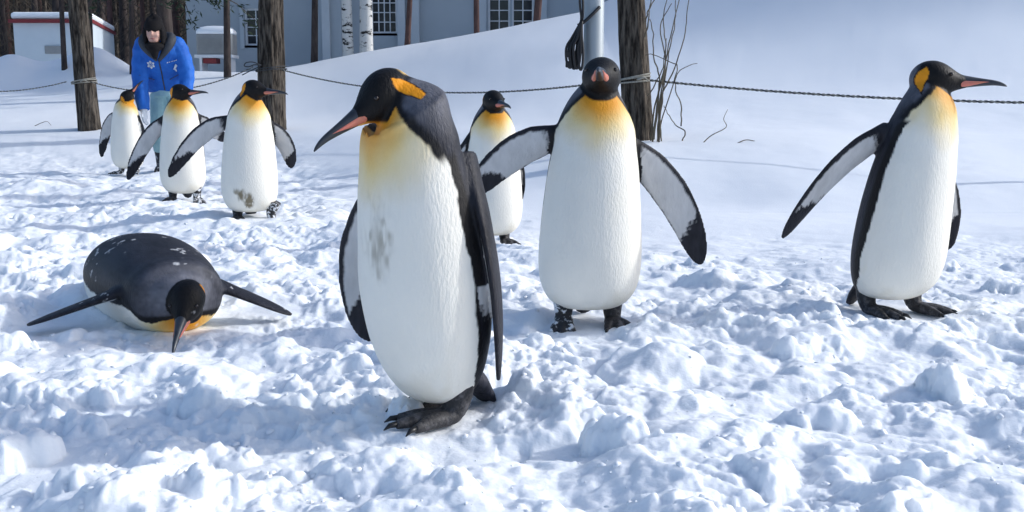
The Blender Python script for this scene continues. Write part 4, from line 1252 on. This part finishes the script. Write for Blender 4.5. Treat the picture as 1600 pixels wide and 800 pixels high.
tag(so, 'wooden stake holding the end of the two-tone rope', 'stake')
# loose loop of rope end by the straight trunk
P = [at_depth(a, b_, 13.75) for a, b_ in ((408, 102), (395, 97), (384, 98), (381, 103), (388, 104), (396, 101), (404, 103), (386, 112), (376, 117))]
lo = MB().tube(spline(np.array([np.array(p) - np.array(P[0]) + np.array([0, 0.01 * k, 0]) for k, p in enumerate(P)]), 6), 0.008, 6).build('rope_end', M['rope_dark'], None, True)
lo.location = P[0]
tag(lo, 'loose looped rope end knotted left of the straight trunk', 'rope')

# ------------------------------------------------------------------ pole with cable bundle
yp = 9.0
pb = at_depth(926, 200, yp)
pz = ground_z(pb.x, yp)
pole = tag(empty('metal_pole', (pb.x, yp, pz)), 'round pale grey metal pole behind the spread-winged penguin', 'pole')
t = np.linspace(0, 2 * math.pi, 32, endpoint=False)
rp = 0.5 * 31 * yp / FPX
MB().loft([np.stack([r * np.cos(t), r * np.sin(t), np.full(32, z)], 1) for r, z in ((rp * 1.05, -0.3), (rp, 0.2), (rp * 0.96, 5.0))]).build('shaft', M['metal_pole'], pole, True)
MB().loft([np.stack([r * np.cos(t), r * np.sin(t), np.full(32, z)], 1) for r, z in ((rp * 1.5, -0.05), (rp * 1.5, 0.09), (rp * 1.05, 0.12))]).build('base_collar', M['metal_pole'], pole, True)
MB().ball((0, 0, 5.0), (rp * 1.0, rp * 1.0, 0.04), 16).build('cap', M['metal_pole'], pole, True)
def LP(px, py, dy=0.0):
    return np.array(at_depth(px, py, yp - rp - 0.02 + dy))
o = LP(905, 20)
cab = tag(empty('cable_bundle', o), 'bundle of black cable tied to the grey metal pole', 'cable')
g = np.random.default_rng(3)
for k in range(11):
    dx, dy = g.normal(0, 5), g.normal(0, 0.015)
    lo_ = 84 + g.random() * 26
    a = [(908, 34), (900 + dx * 0.7, 58), (893 + dx, 78 + g.normal(0, 5)), (895 + dx, lo_), (901 + dx * 0.8, lo_ + 2), (905 + dx * 0.6, lo_ - 20), (906 + dx * 0.3, 56), (909, 33)]
    P = spline(np.array([LP(p, q, dy) - o for p, q in a]), 6)
    MB().tube(P, 0.0125, 6).build('cable_loop', M['cable'], cab, True)
MB().tube(spline(np.array([LP(905, -30) - o, LP(906, 5) - o, LP(908, 30) - o, LP(902, 45) - o]), 6), 0.011, 6).build('cable_lead', M['cable'], cab, True)
MB().tube(spline(np.array([LP(909, -30) - o, LP(911, 8) - o, LP(910, 36) - o]), 6), 0.011, 6).build('cable_lead', M['cable'], cab, True)
MB().tube(spline(np.array([LP(903, 40) - o, LP(914, 33, -0.01) - o, LP(926, 22, -0.015) - o, LP(937, 11, 0.02) - o]), 6), [0.016] * 19, 6).build('strap', M['cable'], cab, True)
for (px, py) in ((887, 84), (888, 100)):
    q = LP(px, py) - o
    MB().box(q[0] - 0.025, q[0] + 0.03, q[1] - 0.02, q[1] + 0.02, q[2] - 0.03, q[2] + 0.025).build('plug', M['cable'], cab, bevel=0.008)

# low board standing in the snow behind
bb = at_depth(843, 216, 9.3)
bz_ = ground_z(bb.x, bb.y)
brd = tag(empty('low_board', (bb.x, bb.y, bz_)), 'low grey board standing in the snow behind the outstretched flipper', 'board')
hh = max(0.06, bb.z - bz_ + 0.045)
MB().box(-0.20, 0.03, -0.015, 0.015, hh - 0.085, hh).build('plank', M['board'], brd, bevel=0.004)
MB().box(0.033, 0.22, -0.015, 0.015, hh - 0.085, hh).build('plank', M['white_paint'], brd, bevel=0.004)
for x in (-0.15, 0.17):
    MB().box(x - 0.02, x + 0.02, 0.017, 0.05, -0.15, hh - 0.01).build('peg', M['board'], brd)
